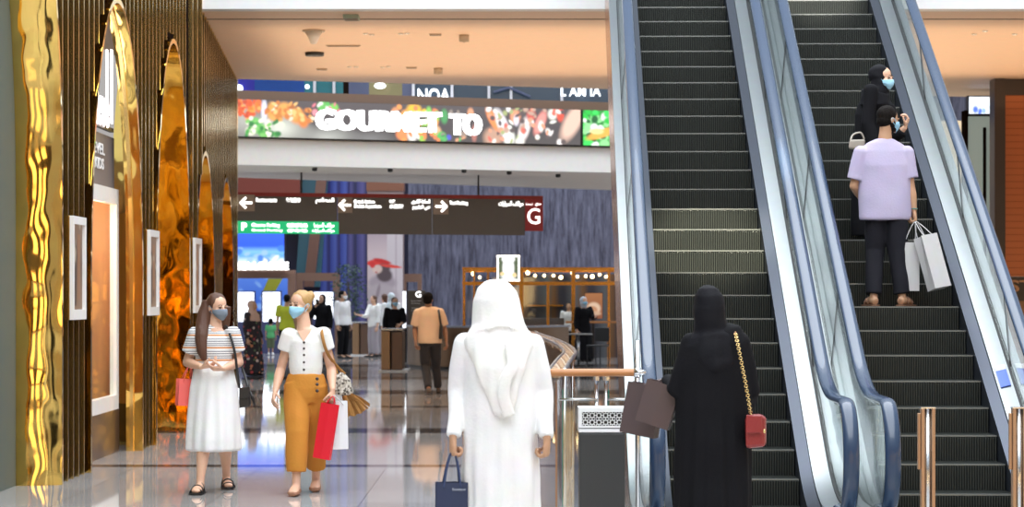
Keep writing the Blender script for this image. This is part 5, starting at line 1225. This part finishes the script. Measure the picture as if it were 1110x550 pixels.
# ---- man in white robe and headcloth, seen from behind
d = 12.0
J = pose(540, d, 0, 1.73, PI, dict(sh_l=W(505, 375), sh_r=W(577, 377), neck=W(540, 354), head=W(539.5, 328), elbow_l=W(496, 424, .03), wrist_l=W(491, 475, -.08), elbow_r=W(589, 426, .03), wrist_r=W(593, 476, -.08)))
root = person(540, d, 0, 'man in long white robe and white headcloth, seen from behind')
build_body(J, root, TAN, hh=.228, hands=(('l', (0, 0, -1), 1.15), ('r', (-.05, .1, -1), 1.0)), eyes=False, ca=.9, fa=.85)
cloth('robe', root, WHITEC, [(355, 525, 556, .07), (361, 513, 567, .09), (369, 502, 581, .115), (385, 499, 585, .135), (420, 502, 583, .14), (470, 502, 583, .155), (550, 501, 585, .17), (620, 498, 588, .19), (645, 497, 589, .19), (647, 505, 580, .16)], d,
      tubes=[sleeve(J, 'l', 1, .040, .0235, full=.97), sleeve(J, 'r', 1, .040, .0235, full=.97)], vox=.010, fold=((J['x0'], d, 1.15, .02, .028), dict(ks=(5, 9, 14), seed=8, sway=1.0)), wr=((.010, (8, 8, 5), 1), {}))
cloth('headcloth', root, LIN, [(303.5, 532, 547, .05), (307, 525, 554, .085), (314, 517, 560, .115), (326, 513, 563, .13), (340, 512, 565, .13), (352, 511, 568, .135), (362, 505, 574, .145, -.01), (371, 500, 580, .14, -.02), (380, 508, 576, .075, -.09), (400, 516, 571, .05, -.13), (425, 525, 563, .035, -.145), (446, 534, 556, .025, -.155), (449, 540, 552, .012, -.155)], d,
      vox=.009, fold=((J['x0'], d, 1.60, 1.15, .016), dict(ks=(6, 11, 17), seed=3)), wr=.006)
put('tail_fold', fuse(MB().tube(smooth_path([W(553, 372, -.17), W(556, 395, -.19), W(548, 412, -.195), W(546, 430, -.19), W(552, 452, -.18)], 5), [(.035, .012)]*21, 14, side=(1, 0, 0)), .006, 3), LIN, root)
for q in 'rl': shoe(J, root, q, SB, 'sandal_shoe', .012)
NV = mat('navy_paper', (.018, .032, .085), .45)
nb, M_ = shopping_bag('navy_bag', W(489.5, 523, -.06), .165, .08, .23, NV, 'navy paper bag held low by the man in white', mat('navy_ribbon', (.03, .05, .13), .5), rot=(.12, 0, 0), grip=W(491, 489, -.09), handle_gap=.55, hr=.006)
x_ = M_.to_3x3() @ Vector((1, 0, 0))
put('lettering', text_mesh('Boutique', x_, (0, 0, 1), M_ @ Vector((.0, -.048, -.045)), .07, .018, .001, .0), mat('silver_print', (.5, .55, .65), .4), nb)

# ---- woman in black abaya, seen from behind
d = 13.0
J = pose(773, d, 0, 1.69, PI, dict(sh_l=W(750, 374), sh_r=W(801, 374), neck=W(769, 357), head=W(768.5, 333), elbow_l=W(735, 424, .0), wrist_l=W(725, 414, .2), elbow_r=W(812, 424, .02), wrist_r=W(803, 452, .2)))
root = person(773, d, 0, 'woman in black abaya and headscarf with her back turned, before the escalators')
build_body(J, root, TAN, hh=.222, hands=(('l', (-.5, .4, -.1), 1.0), ('r', None, .8)), eyes=False, ca=.9, fa=.85)
cloth('abaya', root, BLACKC, [(358, 752, 788, .07), (363, 743, 803, .10), (373, 738, 812, .125), (400, 735, 814, .14), (440, 732, 815, .155), (500, 731, 815, .17), (550, 730, 815, .19), (600, 727, 818, .21), (628, 726, 819, .215), (630, 735, 810, .18)], d,
      tubes=[sleeve(J, 'l', 1, .040, .034, full=.95), sleeve(J, 'r', 1, .042, .036, full=.95)], vox=.010, fold=((J['x0'], d, 1.25, .02, .028), dict(ks=(5, 9, 15), seed=12, sway=1.0)), wr=((.010, (8, 8, 5), 4), {}))
cloth('headscarf', root, dull(FAB('black_jersey', (.009, .009, .012), .7)), [(309.5, 763, 773, .035), (313, 757, 779, .075), (321, 752.5, 784.5, .105), (334, 750.5, 787, .12), (347, 752, 787.5, .115), (358, 750, 791, .115), (367, 745, 798, .13), (378, 744, 801, .125, -.02), (390, 751, 799, .09, -.07), (400, 765, 795, .06, -.10), (404, 775, 790, .03, -.11)], d,
      vox=.008, fold=((J['x0'], d, 1.58, 1.2, .014), dict(ks=(3, 6, 10), seed=5, sway=5)), wr=((.010, (7, 7, 10), 2), {}))
for q in 'rl': shoe(J, root, q, SB, 'shoe', .02)
BP = mat('plum_brown_paper', (.085, .055, .055), .42)
shopping_bag('brown_bag', W(702, 417, .26), .21, .10, .30, BP, 'larger plum brown paper bag, the farther of the two by the black abaya', rot=(-.35, 0, .18), grip=W(720, 411, .25), handle_gap=.5)
shopping_bag('brown_bag', W(721, 416, .08), .20, .09, .25, BP, 'smaller plum brown paper bag, the nearer of the two by the black abaya', rot=(-.25, 0, .30), grip=W(721.5, 410, .24), handle_gap=.5)
rb = empty('shoulder_bag', W(819, 488, -.15), 'small dark red shoulder bag on a gold chain against the black abaya', 'bag')
RL = mat('oxblood_leather', (.26, .025, .025), .35, bump=(50, .25))
put('bag_body', MB().prism([W(808, 487, -.20), W(829.5, 485, -.17), W(829.5, 455, -.17), W(826, 450, -.17), W(809, 450, -.20), W(807.5, 456, -.20)], (.02, .11, 0)), RL, rb, bevel=.02)
put('flap', MB().prism([W(808.5, 470, -.214), W(826, 470, -.194), W(826, 451, -.184), W(809, 450, -.204)], (0, .012, 0)), RL, rb, bevel=.006)
GC = mat('chain_gold', (.75, .55, .25), .25, 1.0)
put('clasp', MB().ball(W(828.5, 468, -.20), (.008, .008, .012), None, 10, 6), GC, rb, smooth=True)
ch = MB(); path = smooth_path([W(797, 361, -.10), W(800, 375, -.16), W(804, 395, -.18), W(808, 415, -.19), W(811.5, 435, -.19), W(814, 451, -.15)], 8)
for i in range(0, len(path)-1):
    a, b_ = path[i], path[i+1]; c = (a+b_)/2; dv = (b_-a); l = dv.length*.62; dv.normalize(); sd = Vector((1, 0, 0)) if i % 2 else Vector((0, 1, 0)); sd = (sd-dv*sd.dot(dv)).normalized()
    ch.tube([c+dv*(l*math.cos(2*PI*k/10))+sd*(.009*math.sin(2*PI*k/10)) for k in range(10)], .0028, 6, closed=True)
put('chain', ch, GC, rb, smooth=True, kind='stuff')
put('shoulder_strap', MB().tube(smooth_path([W(797, 363, -.09), W(795, 357, -.05), W(794, 356, .03), W(798, 364, .12)], 4), [(.011, .004)]*13, 8), RL, rb, smooth=True)

# ---- man in lavender shirt on the escalator
d = 19.66; z0 = 1.5525
gz = lambda px, dd, z: Vector(((px-555)/F*(d+dd), d+dd, z0+z))
J = pose(960, d, z0, 1.72, 2.85, dict(sh_l=W(934, 167), sh_r=W(982, 167), neck=W(959, 151), head=W(963.5, 130), elbow_l=W(926, 202, .02), wrist_l=W(940, 222, .2), elbow_r=W(987, 204, .0), wrist_r=W(991, 229, -.02),
    hip_l=W(951, 222), hip_r=W(971, 222), ankle_l=gz(947, -.045, .077), toe_l=gz(940, .095, .03), ankle_r=gz(978, -.045, .077), toe_r=gz(987, .09, .03)))
root = person(960, d, z0, 'man in lavender shirt and dark trousers standing on the right escalator')
build_body(J, root, TAN, hyaw=2.05, hpitch=.1, hh=.222, hands=(('l', None, .6), ('r', (.1, 0, -1), 1.05)), ca=.74, th=.76)
cloth('shirt', root, FAB('lavender_jersey', (.47, .42, .60)), [(150.5, 950, 968, .06), (156, 939, 979, .08), (164, 931, 986, .10), (180, 930, 988, .125), (205, 931, 988, .13), (236, 931, 988, .135), (239, 932, 987, .13)], d, tubes=[sleeve(J, 'l', .80, .043, .048), sleeve(J, 'r', .72, .043, .048)], vox=.008, wr=((.008, (7, 7, 5), 2), {}))
trousers('trousers', J, root, dull(FAB('charcoal_cotton', (.018, .018, .024))), .93, .93, .060, .040, foldamp=.009)
hair_cap(J, root, dull(mat('black_hair', (.008, .006, .005), .75, bump=(60, .5))), size=1.0, balls=[((0, -.22, -.36), (.20, .16, .12))] if False else (), back=.0)
beard = MB(); beard.ball((0, -.14, -.31), (.23, .24, .18), J['M'], 20, 12); beard.ball((.24, -.02, -.18), (.09, .12, .16), J['M']); beard.ball((-.24, -.02, -.18), (.09, .12, .16), J['M'])
put('beard', fuse(beard, .006, 2), MATS['black_hair'], root)
mask(J, root, MATS['pale_blue_mask'])
for q in 'rl': sandal(J, root, q, mat('tan_sandal', (.20, .10, .06), .6), 1)
put('bracelet', MB().tube([J['wrist_r']+Vector((.027*math.cos(k*PI/8), .03*math.sin(k*PI/8), .02)) for k in range(16)], .005, 8, closed=True), mat('teal_cord', (.08, .22, .2), .5), root, smooth=True)
GP = mat('pale_grey_paper', (.56, .55, .56), .5)
shopping_bag('grey_bag', W(985, 263, -.02), .175, .10, .42, GP, 'upright pale grey paper bag in the lavender shirt man\'s hand', rot=(-.1, 0, 0), grip=W(991.5, 241, -.06), handle_gap=.55)
shopping_bag('grey_bag', W(1003, 256, -.16), .16, .13, .47, GP, 'tilted pale grey paper bag, outer one in the lavender shirt man\'s hand', rot=(.35, -.22, -.17), grip=W(992.5, 240, -.07), handle_gap=.55)

# ---- woman in black three steps above him
d = 20.72; z0 = 2.151
J = pose(950, d, z0, 1.655, 1.15, dict(head=W(957, 85), neck=W(951, 106), elbow_l=W(968, 152, -.1), wrist_l=W(981, 138, -.2)))
root = person(950, d, z0, 'woman in black headscarf and blue mask on the right escalator, above the man')
J['palm_l'] = (-1, .2, 0)
build_body(J, root, LIGHT, hyaw=.95, hpitch=.1, hh=.22, hands=(('l', (.35, -.1, 1), .7), ('r', None, .7)), fa=.85, ca=.9)
hijab(J, root, MATS['black_jersey'])
mask(J, root, MATS['pale_blue_mask'])
cloth('abaya', root, BLACKC, [(107, 938, 964, .07), (113, 931, 970, .11), (125, 926, 973, .14), (150, 925, 974, .16), (200, 924, 975, .15), (240, 922, 977, .145), (256, 922, 977, .145)], d, tubes=[sleeve(J, 'l', 1, .042, .036, full=.8), sleeve(J, 'r', 1, .042, .036, full=.9)], vox=.010, wr=((.012, (8, 8, 4), 6), {}))
for q in 'rl': shoe(J, root, q, SB, 'shoe', .02)
hb = empty('handbag', W(929, 163, -.25), 'beige handbag behind the lavender shoulder on the escalator', 'bag')
put('bag_body', MB().prism([W(919.5, 161, -.33), W(937, 163, -.26), W(938, 151, -.26), W(921, 151.5, -.33)], (.02, .10, 0)), mat('beige_leather', (.42, .38, .33), .45), hb, bevel=.015)
put('strap', MB().tube(smooth_path([W(922, 152, -.28), W(925, 146, -.25), W(933, 144, -.23), W(937, 151, -.22)], 5), .008, 8), MATS['beige_leather'], hb, smooth=True)

# ---- man in tan shirt walking away
d = 37.7; z0 = 0
gz = lambda px, dd, z: Vector(((px-555)/F*(d+dd), d+dd, z))
J = pose(466, d, 0, 1.74, PI, dict(sh_l=W(453, 339.5), sh_r=W(477, 339), neck=W(465, 332.5), head=W(464, 325), elbow_l=W(449.5, 357, .03), wrist_l=W(450.5, 371, -.1), elbow_r=W(482, 357, .03), wrist_r=W(484, 371, -.08),
    ankle_l=gz(464.5, -.25, .1), toe_l=gz(463, -.12, .03), knee_l=W(461, 397, .12), ankle_r=gz(475, .35, .078), toe_r=gz(475.5, .53, .03), knee_r=W(472.5, 397, .28)))
root = person(466, d, 0, 'man in a tan shirt and dark trousers walking away past the bronze counter')
build_body(J, root, BROWN, hv=.007, bv=.013, hh=.23, hyaw=3.0, eyes=False, ca=.76, th=.76)
cloth('shirt', root, FAB('tan_jersey', (.86, .60, .40)), [(332.5, 458, 472, .06), (335.5, 451, 479, .09), (341, 450, 480, .11), (355, 453, 479, .125), (367, 452.5, 479.5, .145), (372.5, 452.5, 479.5, .145)], d, tubes=[sleeve(J, 'l', .8, .045, .05), sleeve(J, 'r', .8, .045, .05)], vox=.012, wr=.008)
trousers('trousers', J, root, FAB('slate_denim', (.035, .032, .034)), .95, .95, .056, .036, vox=.012, k=.84, wz=.12)
hair_cap(J, root, MATS['black_hair'], vox=.010, size=1.03)
for q in 'rl': shoe(J, root, q, mat('dark_trainer', (.10, .07, .05), .6), 'shoe', .035)
sg = empty('sling_bag', W(478, 370, -.12), 'dark sling bag hanging from the shoulder of the tan shirt man', 'bag')
put('bag_body', MB().prism([W(475.5, 368, -.2), W(479.5, 368, -.2), W(480, 352, -.2), W(476.5, 352, -.2)], (.0, .12, 0)), SB, sg, bevel=.02)
put('strap', MB().tube(smooth_path([W(478, 354, -.16), W(476.5, 343, -.155), W(475.5, 336, -.06), W(476, 336, .05), W(479, 345, .13)], 5), [(.018, .006)]*21, 8), SB, sg, smooth=True)

# ---- people farther off
def far(px, d, H, yaw, label, sk, over=None, hh=None, hyaw=None, hands=(('r', None, .5), ('l', None, .5)), eyes=False):
    J = pose(px, d, 0, H, yaw, over); root = person(px, d, 0, label)
    build_body(J, root, sk, hv=.010, bv=.017, hh=hh, hyaw=hyaw, hands=hands, eyes=eyes, ca=.74, th=.74, fa=.86, tor=.78, ua=.8); J['root'] = root; return J
def far_top(J, m, full=0, hem=-.16, name='shirt', t=.7):
    rows = [(p, (a*1.12+.012, b_*1.15+.012)) for (p, (a, b_)), q in zip(torso_rows(J), (-.30, -.16, 0, .2, .42, .65, .82, .93, 1.0, 1.08)) if q >= hem]
    return cloth(name, J['root'], m, rows=rows, J=J, tubes=[sleeve(J, 'l', t, .044, .03 if full else .045, full=full), sleeve(J, 'r', t, .044, .03 if full else .045, full=full)], vox=.016, wr=.008)
def far_robe(J, m, name='dress', hemz=.05, flare=.16, sl=.9, wr_=.012):
    H = J['H']; b0 = Vector((J['x0'], J['d'], J['z0'])); sm = (J['sh_r']+J['sh_l'])/2; hm = (J['hip_r']+J['hip_l'])/2
    rows = [(Vector((hm.x, hm.y, J['z0']+hemz)), (flare*1.0, flare*.9)), (hm.lerp(Vector((hm.x, hm.y, J['z0']+hemz)), .5), (flare*.9, flare*.8)), (hm, (.118*H, .09*H)), (hm.lerp(sm, .45), (.095*H, .075*H)), (hm.lerp(sm, .75), (.108*H, .078*H)), (hm.lerp(sm, .95), (.11*H, .065*H)), (sm.lerp(J['neck'], .5), (.06*H, .05*H))]
    return cloth(name, J['root'], m, rows=rows, J=J, tubes=[sleeve(J, 'l', .6, .045, .035, full=sl), sleeve(J, 'r', .6, .045, .035, full=sl)], vox=.016, fold=((hm.x, hm.y, hm.z+.2, J['z0'], .02), dict(ks=(5, 9), seed=int(J['x0']*10))), wr=wr_)
def far_shoes(J, m, h=.03):
    for q in 'rl': shoe(J, J['root'], q, m, 'shoe', h)

d = 59.0
J = far(371.5, d, 1.76, .9, 'man in white shirt and black trousers facing the ticket gates', TAN, hyaw=1.3)
far_top(J, WHITEC, full=.95); trousers('trousers', J, J['root'], BLACKC, .97, .97, .058, .042, vox=.016); hair_cap(J, J['root'], MATS['black_hair'], vox=.012); far_shoes(J, SB); mask(J, J['root'], WHITEC)
d = 46.2
J = far(274, d, 1.53, 1.0, 'woman in a beige headscarf and long dark flower dress by the aquarium', TAN, hyaw=1.2)
far_robe(J, spots_mat('flower_print', (.018, .014, .02), [(.45, .05, .06), (.55, .45, .42), (.25, .03, .05), (.08, .12, .06), (.5, .2, .1)], 11, .8, .34), flare=.24)
hijab(J, J['root'], FAB('beige_scarf', (.62, .42, .34)), vox=.013); far_shoes(J, SB)
d = 62
J = far(293.5, d, .98, PI, 'small child in a green shirt in front of the white lit screens', TAN, hh=.19)
far_top(J, FAB('leaf_green_cotton', (.10, .42, .16)), hem=-.3); trousers('shorts', J, J['root'], FAB('olive_shorts', (.10, .13, .07)), .35, .35, .062, .05, vox=.014); hair_cap(J, J['root'], MATS['black_hair'], vox=.012); far_shoes(J, WHITEC)
d = 54
J = far(311, d, 1.66, PI, 'person in a lime yellow shirt half hidden behind the blonde woman', TAN)
far_top(J, FAB('lime_cotton', (.55, .62, .04)), hem=-.16); trousers('trousers', J, J['root'], BLACKC, .97, .97, vox=.016, k=.88, wz=.25); hair_cap(J, J['root'], MATS['black_hair'], vox=.012); far_shoes(J, SB)
d = 56
x_ = (349-555)/F*d
J = far(349, d, 1.66, -.35, 'woman in black headscarf and abaya holding a phone to her ear', LIGHT, over=dict(elbow_r=Vector((x_-.26, d-.02, 1.12)), wrist_r=Vector((x_-.14, d-.13, 1.38))), hands=(('r', (.3, -.2, 1), .7), ('l', None, .5)), eyes=True)
far_robe(J, BLACKC, 'abaya', .04, .25); hijab(J, J['root'], MATS['black_jersey'], vox=.012); far_shoes(J, SB)
single('phone', MB().obox((x_-.10, d-.19, 1.475), (1, 0, .2), (0, 1, 0), (-.2, 0, 1), .035, .006, .07), mat('phone_black', (.01, .01, .012), .2), 'black phone held to the ear of the woman in the black abaya', 'phone')
d = 60.2
x_ = (405-555)/F*d
J = far(405, d, 1.64, -.9, 'woman in a white top and grey trousers with an arm held out', LIGHT, hyaw=-.9, over=dict(elbow_r=Vector((x_-.20, d-.1, 1.08)), wrist_r=Vector((x_-.40, d-.22, 1.12))))
far_top(J, LIN, full=.5); trousers('trousers', J, J['root'], FAB('pale_grey_trousers', (.42, .38, .42)), .95, .95, .062, .055, vox=.016, k=.88, wz=.25); hair_cap(J, J['root'], MATS['chestnut_hair'], vox=.012, balls=[((0, .35, -.4), (.25, .14, .4))]); far_shoes(J, SB)
d = 60.8
J = far(416.5, d, 1.68, -2.6, 'woman with dark hair and a white shirt, a dark bag at her side', LIGHT)
far_top(J, WHITEC, full=.6); trousers('trousers', J, J['root'], MATS['pale_grey_trousers'], .95, .95, .06, .05, vox=.016, k=.88, wz=.25); hair_cap(J, J['root'], MATS['chestnut_hair'], vox=.012, balls=[((0, .33, -.35), (.26, .14, .35))]); far_shoes(J, SB)
x_ = (414-555)/F*60.4
tb = empty('tote_bag', (x_, 60.35, .72), 'dark tote bag between the women in white tops', 'bag')
put('bag_body', MB().prism([(x_-.16, 60.3, .74), (x_+.16, 60.3, .74), (x_+.12, 60.3, 1.04), (x_-.12, 60.3, 1.04)], (0, .12, 0)), mat('teal_black_leather', (.03, .05, .06), .4), tb, bevel=.02)
put('strap', MB().tube(smooth_path([Vector((x_-.1, 60.35, 1.03)), Vector((x_-.02, 60.4, 1.25)), Vector((x_+.06, 60.5, 1.36)), Vector((x_+.1, 60.4, 1.03))], 5), .012, 8), SB, tb, smooth=True)
d = 59.4
J = far(424, d, 1.70, PI+.3, 'person in a pale headscarf and white clothes behind the woman in black', LIGHT)
far_robe(J, WHITEC, 'robe', .05, .24); hijab(J, J['root'], FAB('pale_blue_scarf', (.60, .68, .72)), vox=.013); far_shoes(J, SB)
d = 51.2
x_ = (428-555)/F*d
J = far(428, d, 1.60, .15, 'woman in a black dress and mask, one hand on the ticket gate', LIGHT, hyaw=.4, over=dict(elbow_l=Vector((x_+.20, d-.08, 1.05)), wrist_l=Vector((x_+.13, d-.28, .98))), eyes=True)
far_robe(J, BLACKC, 'dress', .35, .2, sl=.25); hair_cap(J, J['root'], MATS['chestnut_hair'], vox=.012, balls=[((0, .3, -.35), (.32, .16, .4))]); mask(J, J['root'], MATS['pale_blue_mask']); far_shoes(J, SB)
d = 56.2
x_ = (633-555)/F*d
J = far(633, d, 1.60, .5, 'woman in grey headscarf, mask and black clothes at the cafe shelf', LIGHT, hyaw=.6, over=dict(elbow_l=Vector((x_+.22, d-.05, 1.08)), wrist_l=Vector((x_+.28, d-.28, 1.12))))
far_robe(J, BLACKC, 'robe', .05, .25); hijab(J, J['root'], FAB('grey_scarf', (.48, .52, .58)), vox=.013, drape=False); mask(J, J['root'], MATS['pale_blue_mask']); far_shoes(J, SB)
d = 59.3
J = far(616.5, d, 1.45, 0, 'person in white behind the gold posts of the cafe', TAN)
far_top(J, WHITEC, full=.9); trousers('trousers', J, J['root'], BLACKC, .97, .97, vox=.016, k=.88, wz=.25); hair_cap(J, J['root'], MATS['black_hair'], vox=.012); far_shoes(J, SB)
bpy.context.view_layer.update()
